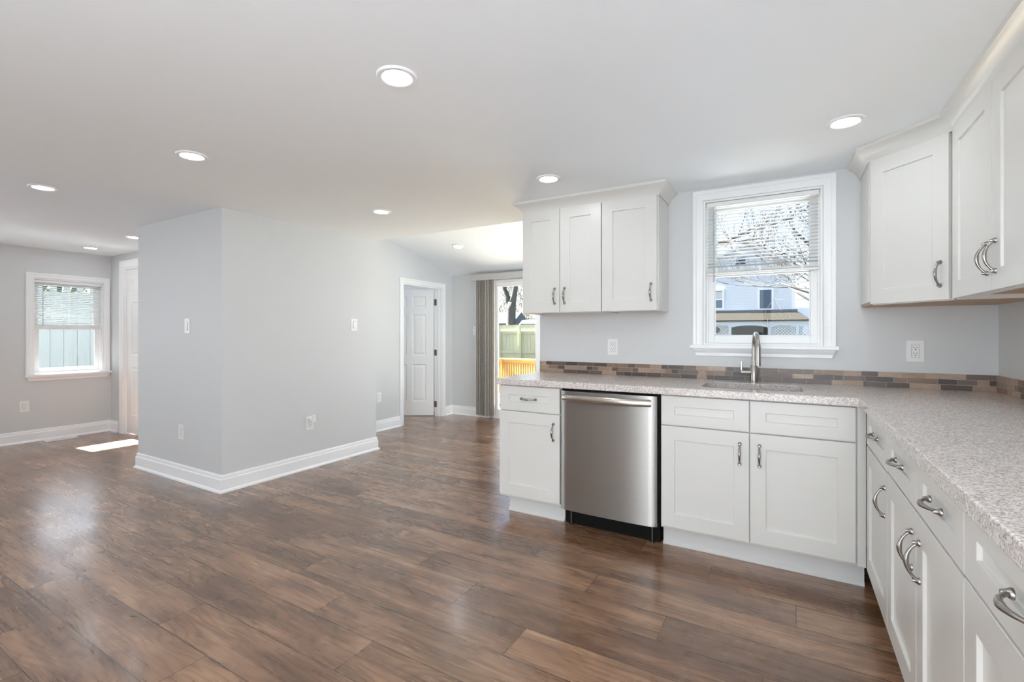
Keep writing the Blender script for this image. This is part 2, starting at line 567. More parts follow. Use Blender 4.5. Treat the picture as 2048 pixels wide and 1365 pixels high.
wall('wall_hall', 'light grey wall with the open panel door', 'Y', 3.56, 5.727, 0, 2.75, -4.495, -4.375, [H_HOLE])
wall('wall_slider', 'grey wall around the sliding glass door', 'X', -4.495, -1.65, 0, 2.75, 5.727, 5.87, [S_HOLE])
wall('wall_addition', 'right side wall of the sloped-ceiling room', 'Y', 3.50, 5.727, 0, 2.75, -1.75, -1.65, [A_HOLE])
wall('wall_rear', 'wall behind the camera with an added glowing window', 'X', -7.43, 1.08, 0, CZ, -1.6, -1.5, R_HOLES)
tag(MB().box(-5.07, -3.71, 2.0, 3.56, 0, 2.18).build('wall_partition', M['wall']), 'freestanding light grey boxed partition in the middle of the room', 'wall', None, 'structure')
tag(MB().box(-4.495, -1.65, 3.44, 3.515, CZ + 0.11, 2.75).build('wall_header', M['wall']), 'wall above the flat ceiling edge facing the sloped room', 'wall', None, 'structure')
# room behind the hall door
wall('wall_bedroom', 'far wall of the room behind the open door', 'Y', 3.56, 5.727, 0, 2.4, -6.6, -6.5, [B_HOLE])
wall('wall_bedroom_side', 'side wall of the room behind the open door', 'X', -6.6, -4.495, 0, 2.4, 5.727, 5.87)
wall('wall_bedroom_near', 'near wall of the room behind the open door', 'X', -6.6, -5.07, 0, 2.4, 3.44, 3.56)

cm = MB().box(-3.709, 1.08, -1.6, 3.52, CZ, CZ + 0.12).box(-4.495, -3.71, 2.05, 3.52, CZ, CZ + 0.12)
tag(cm.build('ceiling', M['ceiling']), 'flat white kitchen ceiling', 'ceiling', None, 'structure')
tag(MB().box(-7.43, -3.712, -1.6, 2.70, 2.172, CZ + 0.12).build('ceiling_left', M['ceiling']), 'slightly lower white ceiling over the left room', 'ceiling', None, 'structure')
vm = MB()
va, vb = (3.46, 2.608), (5.87, 2.052)
vm.add([(x, y, z + dz) for dz in (0, 0.1) for (x, y, z) in ((-4.495, va[0], va[1]), (-1.65, va[0], va[1]), (-1.65, vb[0], vb[1]), (-4.495, vb[0], vb[1]))],
       [(0, 1, 2, 3), (4, 5, 6, 7), (0, 1, 5, 4), (1, 2, 6, 5), (2, 3, 7, 6), (3, 0, 4, 7)])
tag(vm.build('ceiling_vault', M['ceiling']), 'sloping white ceiling over the room with the sliding door', 'ceiling', None, 'structure')
tag(MB().box(-6.6, -4.495, 3.44, 5.87, 2.4, 2.5).build('ceiling_bedroom', M['ceiling']), 'ceiling of the room behind the open door', 'ceiling', None, 'structure')

# ------------------------------------------------------------------ baseboards
BASE = [(0.0, 0.0), (0.027, 0.0), (0.027, 0.008), (0.020, 0.019), (0.015, 0.022), (0.015, 0.094), (0.0145, 0.098), (0.009, 0.104), (0.009, 0.122), (0.006, 0.130), (0.0, 0.133)]
def xy(x, y, h): return (x, y, h)
def baseboard(name, label, path):
    o = MB().sweep(path, BASE, xy).build(name, M['trim'], smooth='auto')
    return tag(o, label, 'baseboard', None, 'structure')
baseboard('baseboard_partition', 'tall white baseboard wrapping the partition', [(-5.07, 2.55), (-5.07, 2.0), (-3.71, 2.0), (-3.71, 3.56), (-4.34, 3.56)])
baseboard('baseboard_hall', 'white baseboard left of the open door', [(-4.375, 3.59), (-4.375, 4.60)])
baseboard('baseboard_slider', 'white baseboard in the corner between open door and slider', [(-4.375, 5.545), (-4.375, 5.727), (-3.70, 5.727)])
baseboard('baseboard_left', 'white baseboard along the far left wall', [(-7.29, -1.5), (-7.29, 2.59), (-7.08, 2.59)])

# ------------------------------------------------------------------ casing helper (three sides of an opening)
CASE = [(0.0, 0.0), (0.0, 0.011), (0.006, 0.014), (0.036, 0.0155), (0.040, 0.019), (0.056, 0.020), (0.060, 0.017), (0.060, 0.0)]
def case_prof(w):
    return [(a / 0.060 * w, b) for a, b in CASE]

# ------------------------------------------------------------------ sash window
def sash_window(name, label, hole, wall_at, facing, parts_label=None, casing=0.064):
    """local frame: u along the wall to the right seen from inside, n out into the room, z up."""
    u0, u1, z0, z1 = hole
    root = empty(name, (0, 0, 0), 0, label, 'window', None, 'structure')
    if facing == '-Y': T = lambda u, n, z: (u, wall_at - n, z)
    elif facing == '+X': T = lambda u, n, z: (wall_at + n, u, z)
    def B(mb, a, b, n0, n1, c, d):
        p, q = T(a, n0, c), T(b, n1, d)
        mb.box(min(p[0], q[0]), max(p[0], q[0]), min(p[1], q[1]), max(p[1], q[1]), c, d)
        return mb
    # jamb liner
    mb = MB()
    t = 0.012
    D = -0.14
    B(mb, u0, u0 + t, D, 0.004, z0, z1); B(mb, u1 - t, u1, D, 0.004, z0, z1); B(mb, u0 + t, u1 - t, D, 0.004, z1 - t, z1)
    B(mb, u0 + t, u1 - t, D, 0.0, z0, z0 + 0.014)
    # stops
    for k in (0, 1):
        ua = u0 + t if k == 0 else u1 - t - 0.012
        B(mb, ua, ua + 0.012, -0.052, -0.036, z0 + 0.014, z1 - t)
    mb.build('jamb', M['trim'], root, 0.001)
    # casing on three sides
    mb = MB()
    e = 0.003
    mb.sweep([(u0 - e, z0), (u0 - e, z1 + e), (u1 + e, z1 + e), (u1 + e, z0)], [(-a, b) for a, b in case_prof(casing)], lambda a, b, h: T(a, h, b))
    mb.build('casing', M['trim'], root, smooth='auto')
    # stool and apron
    mb = MB(); B(mb, u0 - casing - 0.014, u1 + casing + 0.014, 0.0, 0.045, z0 - 0.018, z0 + 0.004); B(mb, u0 + 0.001, u1 - 0.001, -0.03, 0.0, z0 - 0.0, z0 + 0.004)
    mb.build('stool', M['trim'], root, 0.004)
    mb = MB()
    a0, a1 = u0 - casing, u1 + casing
    zt, zb = z0 - 0.018, z0 - 0.070
    pr = [(0, zt), (0.030, zt), (0.026, zt - 0.014), (0.014, zt - 0.030), (0.014, zb + 0.004), (0.010, zb), (0, zb)]
    vs = []
    for k, ins in ((0, 1), (1, -1)):
        for n, z in pr:
            vs.append(T((a0 if k == 0 else a1) + ins * 0.02 * (zt - z) / (zt - zb), n, z))
    m = len(pr)
    mb.add(vs, [tuple(range(m)), tuple(range(m, 2*m))[::-1]] + [(i, (i+1) % m, m + (i+1) % m, m + i) for i in range(m)])
    mb.build('apron', M['trim'], root, 0.001)
    # sashes
    zm = (z0 + z1) / 2
    def sash(nm, za, zb_, n_in, bot, top, st=0.046):
        mb = MB()
        ua, ub = u0 + t + 0.002, u1 - t - 0.002
        n_out = n_in - 0.028
        B(mb, ua, ua + st, n_out, n_in, za, zb_); B(mb, ub - st, ub, n_out, n_in, za, zb_)
        B(mb, ua + st, ub - st, n_out, n_in, za, za + bot); B(mb, ua + st, ub - st, n_out, n_in, zb_ - top, zb_)
        # glazing bead
        for (c0, c1, d0, d1) in ((ua+st, ua+st+0.006, za+bot, zb_-top), (ub-st-0.006, ub-st, za+bot, zb_-top), (ua+st, ub-st, za+bot, za+bot+0.006), (ua+st, ub-st, zb_-top-0.006, zb_-top)):
            B(mb, c0, c1, n_out + 0.006, n_in - 0.006, d0, d1)
        s = mb.build(nm, M['vinyl'], root, 0.0015)
        g = MB(); B(g, ua + st - 0.002, ub - st + 0.002, n_in - 0.016, n_in - 0.012, za + bot - 0.002, zb_ - top + 0.002)
        gl = g.build('glass_pane', M['glass'], s)
        return s
    sash('lower_sash', z0 + 0.016, zm + 0.02, -0.054, 0.048, 0.036)
    sash('upper_sash', zm - 0.02, z1 - t - 0.001, -0.086, 0.036, 0.046)
    return root

sash_window('window_1', 'white double-hung kitchen window above the sink', K_HOLE, YW, '-Y')
sash_window('window_2', 'small white double-hung window in the far left wall', L_HOLE, -7.29, '+X', casing=0.058)

def fill_glazing(name, label, axis, hole, n0, n1):  # window added out of view, its sheet glows to brighten the rooms
    root = empty(name, (0, 0, 0), 0, label, 'window', None, 'structure')
    u0, u1, z0, z1 = hole
    um = (u0 + u1) / 2
    def bx(mb, a, b, c, d, na, nb):
        return mb.box(a, b, na, nb, c, d) if axis == 'X' else mb.box(na, nb, a, b, c, d)
    mb = MB()
    for a, b, c, d in ((u0, u0+.06, z0, z1), (u1-.06, u1, z0, z1), (um-.05, um+.05, z0, z1), (u0+.06, um-.05, z0, z0+.08), (um+.05, u1-.06, z0, z0+.08), (u0+.06, um-.05, z1-.06, z1), (um+.05, u1-.06, z1-.06, z1)):
        bx(mb, a, b, c, d, n0, n1)
    mb.build('window_frame', M['vinyl'], root)
    mb = MB()
    bx(mb, u0+.05, u1-.05, z0+.07, z1-.05, (n0+n1)/2-.002, (n0+n1)/2+.002)
    mb.build('glow_sheet', M['fill_glow'], root)
for k, hh in enumerate(R_HOLES):
    fill_glazing('window_%d' % (4 + k), 'unseen glowing window added as fill light in the wall behind the camera', 'X', hh, -1.58, -1.52)  # added behind the camera, glows as fill light
fill_glazing('window_6', 'added glowing fill window in the right wall behind the camera', 'Y', L_HOLE3, XR + 0.05, XR + 0.11)
fill_glazing('window_3', 'added glowing fill window in the left wall, out of view', 'Y', L_HOLE2, -7.40, -7.34)
fill_glazing('window_9', 'unseen glowing window added to brighten the room behind the open door', 'Y', B_HOLE, -6.58, -6.52)
fill_glazing('window_8', 'added glowing fill window in the left wall behind the camera', 'Y', L_HOLE4, -7.40, -7.34)
fill_glazing('window_7', 'unseen glowing window added to brighten the sloped-ceiling room', 'Y', A_HOLE, -1.73, -1.67)

# ------------------------------------------------------------------ mini blinds
def mini_blind(name, label, u0, u1, ztop, zslat, wall_at, facing, wand_u, wand_z, slat_mat, pitch=0.0212):
    root = empty(name, (0, 0, 0), 0, label, 'blind', 'white mini blinds')
    if facing == '-Y': T = lambda u, n, z: (u, wall_at - n, z)
    else: T = lambda u, n, z: (wall_at + n, u, z)
    def B(mb, a, b, n0, n1, c, d):
        p, q = T(a, n0, c), T(b, n1, d)
        mb.box(min(p[0], q[0]), max(p[0], q[0]), min(p[1], q[1]), max(p[1], q[1]), c, d)
    mb = MB(); B(mb, u0, u1, -0.034, -0.006, ztop - 0.028, ztop); mb.build('headrail', M['plastic'], root, 0.002)
    mb = MB()
    nc = -0.020
    z = ztop - 0.040
    def slat(z, tilt=0.0025):
        vs = []
        K = 5
        for uu in (u0 + 0.004, u1 - 0.004):
            for k in range(K):
                f = k / (K - 1) * 2 - 1
                zz = z + 0.0018 * (1 - f * f) + tilt * f
                vs.append(T(uu, nc + f * 0.0125, zz)); vs.append(T(uu, nc + f * 0.0125, zz - 0.0006))
        fs = []
        n = 2 * K
        for k in range(K - 1):
            fs += [(2*k, 2*k+2, n+2*k+2, n+2*k), (2*k+1, n+2*k+1, n+2*k+3, 2*k+3)]
        fs += [(0, n, n+1, 1), (n-2, n-1, 2*n-1, 2*n-2)]
        mb.add(vs, fs)
    while z > zslat + 0.028:
        slat(z); z -= pitch
    B(mb, u0 + 0.004, u1 - 0.004, nc - 0.0125, nc + 0.0125, zslat + 0.003, zslat + 0.017)
    mb.build('slat_panel', slat_mat, root)
    mb = MB(); B(mb, u0 + 0.003, u1 - 0.003, nc - 0.013, nc + 0.013, zslat - 0.016, zslat + 0.001)
    mb.build('bottom_rail', M['plastic'], root, 0.003)
    for f in (0.10, 0.5, 0.86):
        mb = MB()
        uu = u0 + (u1 - u0) * f
        for dn in (-0.0135, 0.0135):
            p = [T(uu, nc + dn, ztop - 0.028), T(uu, nc + dn, zslat - 0.002)]
            mb.tube(p, 0.0006, 5)
        B(mb, uu - 0.007, uu + 0.007, nc + 0.0135, nc + 0.0148, zslat - 0.016, zslat + 0.026)
        mb.build('ladder_cord', M['plastic'], root)
    mb = MB()
    mb.tube([T(wand_u, 0.001, ztop - 0.05), T(wand_u, 0.003, wand_z)], [0.0032, 0.0036], 6)
    mb.tube([T(wand_u, -0.006, ztop - 0.026), T(wand_u, 0.001, ztop - 0.05)], 0.0015, 6)
    mb.build('tilt_wand', paint_cache('clear_wand', srgb(188, 190, 190), 0.2), root)
    return root
_pc = {}
def paint_cache(name, col, rough):
    if name not in _pc: _pc[name] = paint(name, col, rough)
    return _pc[name]
mini_blind('mini_blind', 'white mini blind drawn halfway down the kitchen window', -0.464, 0.164, 2.068, 1.607, YW, '-Y', -0.418, 1.545, M['slat_bright'])
mini_blind('mini_blind', 'white mini blind drawn halfway down the small far left window', 1.900, 2.500, 1.815, 1.272, -7.29, '+X', 1.967, 1.29, M['slat'])

# ------------------------------------------------------------------ panel doors
def six_panel(mb, w, h, t=0.035):
    """door slab in local x 0..w, y 0..t, z 0..h; both faces carry six moulded panels"""
    st = 0.115 * w / 0.76; mid = 0.090 * w / 0.76
    cols = [(st, (w - mid) / 2), ((w + mid) / 2, w - st)]
    rows = [(0.11 * h, 0.405 * h), (0.475 * h, 0.80 * h), (0.852 * h, 0.945 * h)]
    xs = sorted({0, w} | {c for p in cols for c in p}); zs = sorted({0, h} | {c for p in rows for c in p})
    for y, s in ((0.0, 1), (t, -1)):
        for i in range(len(xs) - 1):
            for j in range(len(zs) - 1):
                a, b, c, d = xs[i], xs[i+1], zs[j], zs[j+1]
                is_p = any(abs(a - p[0]) < 1e-9 for p in cols) and any(abs(c - r[0]) < 1e-9 for r in rows)
                if not is_p:
                    mb.add([(a, y, c), (b, y, c), (b, y, d), (a, y, d)], [(0, 1, 2, 3)])
                else:
                    rings = []
                    for ins, dep in ((0, 0), (0.012, 0.007), (0.020, 0.007), (0.045, 0.0015)):
                        rings.append([(a+ins, y + s*dep, c+ins), (b-ins, y + s*dep, c+ins), (b-ins, y + s*dep, d-ins), (a+ins, y + s*dep, d-ins)])
                    v = [p for r in rings for p in r]
                    f = [(4*r + k, 4*r + (k+1) % 4, 4*r + 4 + (k+1) % 4, 4*r + 4 + k) for r in range(3) for k in range(4)] + [(12, 13, 14, 15)]
                    mb.add(v, f)
    for (a, b) in (((0, 0), (0, h)), ((w, 0), (w, h))):
        mb.add([(a[0], 0, 0), (a[0], t, 0), (a[0], t, h), (a[0], 0, h)], [(0, 1, 2, 3)])
    mb.add([(0, 0, 0), (w, 0, 0), (w, t, 0), (0, t, 0)], [(0, 1, 2, 3)])
    mb.add([(0, 0, h), (w, 0, h), (w, t, h), (0, t, h)], [(0, 1, 2, 3)])
    return mb

# hall door: casing in the wall, slab swung into the room beyond
d3 = empty('door_1', (0, 0, 0), 0, 'white six-panel door standing open in the hall wall', 'door', None, 'structure')
mb = MB(); e = 0.004
mb.sweep([(H_HOLE[0]-e, 0.0), (H_HOLE[0]-e, H_HOLE[3]+e), (H_HOLE[1]+e, H_HOLE[3]+e), (H_HOLE[1]+e, 0.0)], [(-a, b) for a, b in case_prof(0.062)], lambda a, b, h: (-4.375 + h, a, b))
mb.build('door_casing', M['trim'], d3, smooth='auto')
mb = MB()
for (a, b, c, d) in ((H_HOLE[0], H_HOLE[0]+0.016, 0, 1.875), (H_HOLE[1]-0.016, H_HOLE[1], 0, 1.875), (H_HOLE[0]+0.016, H_HOLE[1]-0.016, 1.859, 1.875)):
    mb.box(-4.498, -4.372, a, b, c, d)
mb.box(-4.45, -4.41, H_HOLE[0]+0.016, H_HOLE[0]+0.026, 0, 1.859); mb.box(-4.45, -4.41, H_HOLE[1]-0.026, H_HOLE[1]-0.016, 0, 1.859)
mb.build('door_jamb', M['trim'], d3, 0.001)
ang = math.atan2(-0.235, -0.42)
slab = six_panel(MB(), 0.70, 1.845).build('door_slab', M['door'], d3, 0.0, loc=(-4.505, 5.452, 0.012), rotz=ang)
mb = MB()
for z in (0.17, 0.93, 1.67):
    hb = MB()
    hb.tube([(-4.497, 5.458, z - 0.045), (-4.497, 5.458, z + 0.045)], 0.007, 10)
    hb.box(-4.496, -4.455, 5.461, 5.4645, z - 0.044, z + 0.044)
    hb.box(-4.530, -4.500, 5.440, 5.444, z - 0.044, z + 0.044)
    hb.build('hinge', M['hinge'], d3)

# entry panel door
d2 = empty('door_2', (0, 0, 0), 0, 'closed white six-panel door at far left beside the partition', 'door', None, 'structure')
mb = MB()
mb.sweep([(E_HOLE[0]-e, 0.0), (E_HOLE[0]-e, E_HOLE[3]+e), (E_HOLE[1]+e, E_HOLE[3]+e), (E_HOLE[1]+e, 0.0)], [(-a, b) for a, b in case_prof(0.082)], lambda a, b, h: (a, 2.59 - h, b))
mb.build('door_casing', M['trim'], d2, smooth='auto')
mb = MB()
for (a, b, c, d) in ((E_HOLE[0], E_HOLE[0]+0.016, 0, 2.0), (E_HOLE[1]-0.016, E_HOLE[1], 0, 2.0), (E_HOLE[0]+0.016, E_HOLE[1]-0.016, 1.984, 2.0)):
    mb.box(a, b, 2.588, 2.702, c, d)
mb.build('door_jamb', M['trim'], d2, 0.001)
six_panel(MB(), 0.79, 1.965).build('door_slab', M['door'], d2, loc=(E_HOLE[0]+0.020, 2.612, 0.014))
hb = MB(); hb.lathe([(0.026, 0), (0.026, -0.006), (0.011, -0.010), (0.011, -0.030), (0.024, -0.040), (0.027, -0.052), (0.018, -0.064), (0.004, -0.067)], (E_HOLE[1]-0.085, 2.612, 0.93), 20, 'Y')
hb.build('door_knob', M['nickel'], d2, smooth='auto')

# sliding glass door
d1 = empty('door_3', (0, 0, 0), 0, 'white-framed sliding glass door to the deck', 'door', None, 'structure')
mb = MB()
x0, x1, zt = S_HOLE[0], S_HOLE[1], S_HOLE[3]
mb.box(x0, x0+0.03, 5.715, 5.86, 0, zt); mb.box(x1-0.03, x1, 5.715, 5.86, 0, zt); mb.box(x0+0.03, x1-0.03, 5.715, 5.86, zt-0.03, zt); mb.box(x0+0.03, x1-0.03, 5.715, 5.87, 0.0, 0.022)
mb.build('door_frame', M['vinyl'], d1, 0.002)
def slider_panel(a, b, y, nm='door_panel'):
    mb = MB()
    mb.box(a, a+0.058, y, y+0.03, 0.024, zt-0.032); mb.box(b-0.075, b, y, y+0.03, 0.024, zt-0.032)
    mb.box(a+0.058, b-0.075, y, y+0.03, 0.024, 0.13); mb.box(a+0.058, b-0.075, y, y+0.03, zt-0.095, zt-0.032)
    p = mb.build(nm, M['vinyl'], d1, 0.002)
    MB().box(a+0.055, b-0.072, y+0.013, y+0.017, 0.128, zt-0.093).build('glass_pane', M['glass'], p)
slider_panel(x0+0.031, -2.893, 5.735)
slider_panel(-2.978, x1-0.031, 5.785)

# vertical blind on the slider
vb_ = empty('vertical_blind', (-3.9, 5.66, 0), 0, 'grey vertical blind stacked at the left of the sliding door', 'blind')
o = MB().box(-0.06, 1.85, -0.035, 0.060, 1.972, 2.058).build('valance', M['valance'], vb_, 0.003)
rnd = random.Random(4)
NV = 12
for k in range(NV):
    x = 0.012 + k * 0.0275
    a = math.radians(78 + rnd.uniform(-6, 6))
    mbv = MB()
    dx, dy = math.cos(a) * 0.044, math.sin(a) * 0.044
    vs = []
    for f in (-1, -0.5, 0, 0.5, 1):
        cx, cy = x + dx * f, 0.012 - dy * f * 0.92
        bow = 0.004 * (1 - f * f)
        for zz in (0.035, 1.972):
            vs.append((cx + bow, cy, zz)); vs.append((cx + bow + 0.0012, cy, zz))
    fs = []
    for i in range(4):
        q = i * 4; r = q + 4
        fs += [(q, r, r+2, q+2), (q+1, q+3, r+3, r+1), (q, q+1, r+1, r), (q+2, r+2, r+3, q+3)]
    fs += [(0, 2, 3, 1), (16, 17, 19, 18)]
    mbv.add(vs, fs).build('vane', M['vane'], vb_)

# ------------------------------------------------------------------ cabinets
def shaker(mb, x0, x1, z0, z1, sx=0.073, sz=0.066, t=0.019, rec=0.009):
    y = 0.0
    a, b, c, d = x0 + sx, x1 - sx, z0 + sz, z1 - sz
    O = [(x0, y, z0), (x1, y, z0), (x1, y, z1), (x0, y, z1)]
    I = [(a, y, c), (b, y, c), (b, y, d), (a, y, d)]
    i2 = 0.0015
    R = [(a + i2, rec, c + i2), (b - i2, rec, c + i2), (b - i2, rec, d - i2), (a + i2, rec, d - i2)]
    K = [(x0, t, z0), (x1, t, z0), (x1, t, z1), (x0, t, z1)]
    f = []
    for k in range(4):
        k2 = (k + 1) % 4
        f += [(k, k2, 4 + k2, 4 + k), (4 + k, 4 + k2, 8 + k2, 8 + k), (k, 12 + k, 12 + k2, k2)]
    f += [(8, 9, 10, 11), (15, 14, 13, 12)]
    return mb.add(O + I + R + K, f)

def pull_mesh(vertical=True, L=0.104, H=0.030):
    mb = MB()
    pts, rad = [], []
    N = 26
    for i in range(N + 1):
        t = i / N
        al = (t - 0.5) * L
        out = H * (math.sin(PI * t) ** 0.62)
        if t in (0.0, 1.0): out = 0.0
        pts.append((0, -out, al) if vertical else (al, -out, 0))
        s = abs(t - 0.5) * 2
        r = 0.0046 + 0.0022 * math.exp(-(s / 0.32) ** 2)
        r = r - 0.0008 * math.exp(-((s - 0.72) / 0.12) ** 2)
        rad.append(r)
    mb.tube(pts, rad, 12)
    for sgn in (-1, 1):
        c = (0, 0, sgn * L / 2) if vertical else (sgn * L / 2, 0, 0)
        mb.lathe([(0.0095, 0.0), (0.0095, -0.003), (0.0078, -0.006), (0.0055, -0.011), (0.0042, -0.016)], c, 16, 'Y')
    return mb
PULL_V = pull_mesh(True)
PULL_H = pull_mesh(False)
_pull_proto = {}
def pull(parent, x, z, vertical=True):
    key = vertical
    if key not in _pull_proto:
        o = (PULL_V if vertical else PULL_H).build('pull_handle', M['nickel'], parent, smooth='auto')
        _pull_proto[key] = o.data
    else:
        o = bpy.data.objects.new('pull_handle', _pull_proto[key]); COL.objects.link(o); o.parent = parent
    o.location = (x, 0, z)
    return o

BASE_TOP = 0.868
def base_cabinet(name, label, loc, rotz, width, fronts, depth=0.615, group='white base cabinets', toe=True, filler_r=0.0, toe_l=0.0, no_back=False):
    """local: x 0..width to the right seen from the front, y 0 is the door face, z up"""
    root = empty(name, loc, rotz, label, 'cabinet', group)
    b = MB()
    y0, y1 = 0.021, depth
    w = width + filler_r
    b.box(0.0, 0.016, y0 + 0.018, y1, 0.112, BASE_TOP - 0.001); b.box(w - 0.016, w, y0 + 0.018, y1, 0.112, BASE_TOP - 0.001)
    b.box(0.016, w - 0.016, y0 + 0.018, y1 - 0.01, 0.112, 0.128)
    b.box(0.016, w - 0.016, y1 - 0.01, y1, 0.112, BASE_TOP - 0.001)
    b.box(0.0, w, y0, y0 + 0.018, 0.112, BASE_TOP - 0.001)
    b.build('carcass', M['cab'], root, 0.001)
    if filler_r: MB().box(width + 0.001, w - 0.001, 0.005, 0.0205, 0.115, BASE_TOP - 0.002).build('filler_strip', M['cab'], root, 0.001)
    if toe:
        k = MB(); k.box(toe_l, w, 0.080, 0.092, 0.0, 0.112); k.box(toe_l, w, 0.0645, 0.080, 0.0, 0.006)
        k.add([(toe_l, 0.0645, 0.006), (w, 0.0645, 0.006), (w, 0.080, 0.020), (toe_l, 0.080, 0.020), (w, 0.080, 0.006), (toe_l, 0.080, 0.006)], [(0, 1, 2, 3), (1, 4, 2), (0, 3, 5), (3, 2, 4, 5), (0, 5, 4, 1)])
        if toe_l: k.box(toe_l, toe_l + 0.012, 0.092, depth, 0.0, 0.112)
        k.build('toe_kick', M['toe'], root)
    for f in fronts:
        kind, a, c, z0, z1 = f[:5]
        if kind == 'door':
            o = shaker(MB(), a, c, z0, z1, 0.072, 0.077).build('door', M['cab'], root, 0.0012)
            side = f[5]
            if side: pull(o, (c - 0.043) if side == 'r' else (a + 0.043), 0.581)
        else:
            o = shaker(MB(), a, c, z0, z1, 0.072, 0.058).build('drawer' if kind == 'drawer' else 'false_front', M['cab'], root, 0.0012)
            if kind == 'drawer': pull(o, (a + c) / 2, (z0 + z1) / 2 - 0.001, False)
    return root

ZD0, ZD1, ZF0, ZF1 = 0.128, 0.692, 0.699, 0.860
YD = 2.73
base_cabinet('base_cabinet', 'narrow white base cabinet with one drawer left of the dishwasher', (-1.688, YD, 0), 0, 0.450,
             [('drawer', 0.003, 0.447, ZF0, ZF1), ('door', 0.003, 0.447, ZD0, ZD1, 'r')], toe_l=0.035)
base_cabinet('sink_cabinet', 'wide white two-door sink cabinet under the window', (-0.620, YD, 0), 0, 0.902,
             [('false', 0.005, 0.448, ZF0, ZF1), ('false', 0.453, 0.897, ZF0, ZF1), ('door', 0.005, 0.448, ZD0, ZD1, 'r'), ('door', 0.453, 0.897, ZD0, ZD1, 'l')], filler_r=0.036)
XD = 0.313
RZ = -PI / 2
base_cabinet('base_cabinet', 'white base cabinet with one drawer in the inner corner beside the sink cabinet', (XD, 2.690, 0), RZ, 0.514,
             [('drawer', 0.006, 0.512, 0.704, 0.864), ('door', 0.006, 0.512, ZD0, 0.697, 'r')])
base_cabinet('base_cabinet', 'white base cabinet with two doors and two drawers in middle of the right run', (XD, 2.175, 0), RZ, 0.866,
             [('drawer', 0.002, 0.446, 0.710, 0.866), ('drawer', 0.451, 0.866, 0.712, 0.866), ('door', 0.002, 0.446, ZD0, 0.703, 'r'), ('door', 0.451, 0.866, ZD0, 0.705, 'l')])
base_cabinet('base_cabinet', 'white base cabinet closest to the camera at right edge of the photo', (XD, 1.307, 0), RZ, 0.60,
             [('drawer', 0.002, 0.596, 0.714, 0.867), ('door', 0.002, 0.596, ZD0, 0.707, 'r')])

def upper_box(mb, w, d, z0, z1, y0=0.021):
    mb.box(0, 0.016, y0 + 0.018, d, z0, z1); mb.box(w - 0.016, w, y0 + 0.018, d, z0, z1)
    mb.box(0.016, w - 0.016, y0 + 0.018, d, z1 - 0.016, z1); mb.box(0.016, w - 0.016, d - 0.01, d, z0 + 0.03, z1 - 0.016)
    mb.box(0, w, y0, y0 + 0.018, z0, z1)
    return mb
UZ0, UZ1 = 1.358, 2.098
def upper_cabinet(name, label, loc, rotz, width, doors, depth=0.306):
    root = empty(name, loc, rotz, label, 'cabinet', 'white wall cabinets')
    upper_box(MB(), width, depth, UZ0 - 0.004, UZ1).build('carcass', M['cab'], root, 0.001)
    MB().box(0.017, width - 0.017, 0.04, depth - 0.011, UZ0 + 0.014, UZ0 + 0.028).build('underside', M['maple'], root)
    for a, c, side in doors:
        o = shaker(MB(), a, c, UZ0, UZ1 - 0.010, 0.073, 0.072).build('door', M['cab'], root, 0.0012)
        pull(o, (c - 0.036) if side == 'r' else (a + 0.036), UZ0 + 0.115)
    return root
YU = 3.040
upper_cabinet('wall_cabinet', 'white two-door wall cabinet at the left end over the counter', (-1.680, YU, 0), 0, 0.603, [(0.003, 0.296, 'r'), (0.300, 0.600, 'l')], depth=0.309)
upper_cabinet('wall_cabinet', 'white single-door wall cabinet left of the kitchen window', (-1.077, YU, 0), 0, 0.372, [(0.004, 0.364, 'r')], depth=0.309)
upper_cabinet('wall_cabinet', 'tall white two-door wall cabinet at upper right over the counter', (0.612, 2.735, 0), RZ, 0.94, [(0.024, 0.478, 'r'), (0.482, 0.936, 'l')], depth=0.321)
# diagonal corner wall cabinet
A = Vector((0.362, 3.022)); Bp = Vector((0.612, 2.742))
root = empty('corner_wall_cabinet', (A.x, A.y, 0), math.atan2(Bp.y - A.y, Bp.x - A.x), 'white diagonal corner wall cabinet right of the kitchen window', 'cabinet', 'white wall cabinets')
inv = Matrix.Rotation(-root.rotation_euler[2], 2)
def loc2(x, y):
    q = inv @ (Vector((x, y)) - A)
    return (q.x, q.y)
WD = (Bp - A).length
poly = [(0.0, 0.021), (WD, 0.021), loc2(XR - 0.003, 2.738), loc2(XR - 0.003, YW - 0.003), loc2(0.362, YW - 0.003)]
cm_ = MB().prism([(0.0, 0.021), (WD, 0.021), loc2(0.636, 2.738), loc2(XR - 0.003, 2.738), loc2(XR - 0.003, YW - 0.003), loc2(0.362, YW - 0.003), loc2(0.362, 3.030)], UZ0 + 0.012, UZ1)
cm_.box(0.0, WD, 0.021, 0.038, UZ0 - 0.004, UZ0 + 0.012)
cm_.build('carcass', M['cab'], root, 0.001)
pl = [loc2(0.366, YW - 0.006), loc2(0.366, 3.045), (0.02, 0.040), (WD - 0.02, 0.040), loc2(XR - 0.006, 2.76), loc2(XR - 0.006, YW - 0.006)]
MB().prism(pl, UZ0 - 0.002, UZ0 + 0.011).build('underside', M['maple'], root)
o = shaker(MB(), 0.006, WD - 0.006, UZ0, UZ1 - 0.010, 0.066, 0.074).build('door', M['cab'], root, 0.0012)
pull(o, WD - 0.040, UZ0 + 0.115)

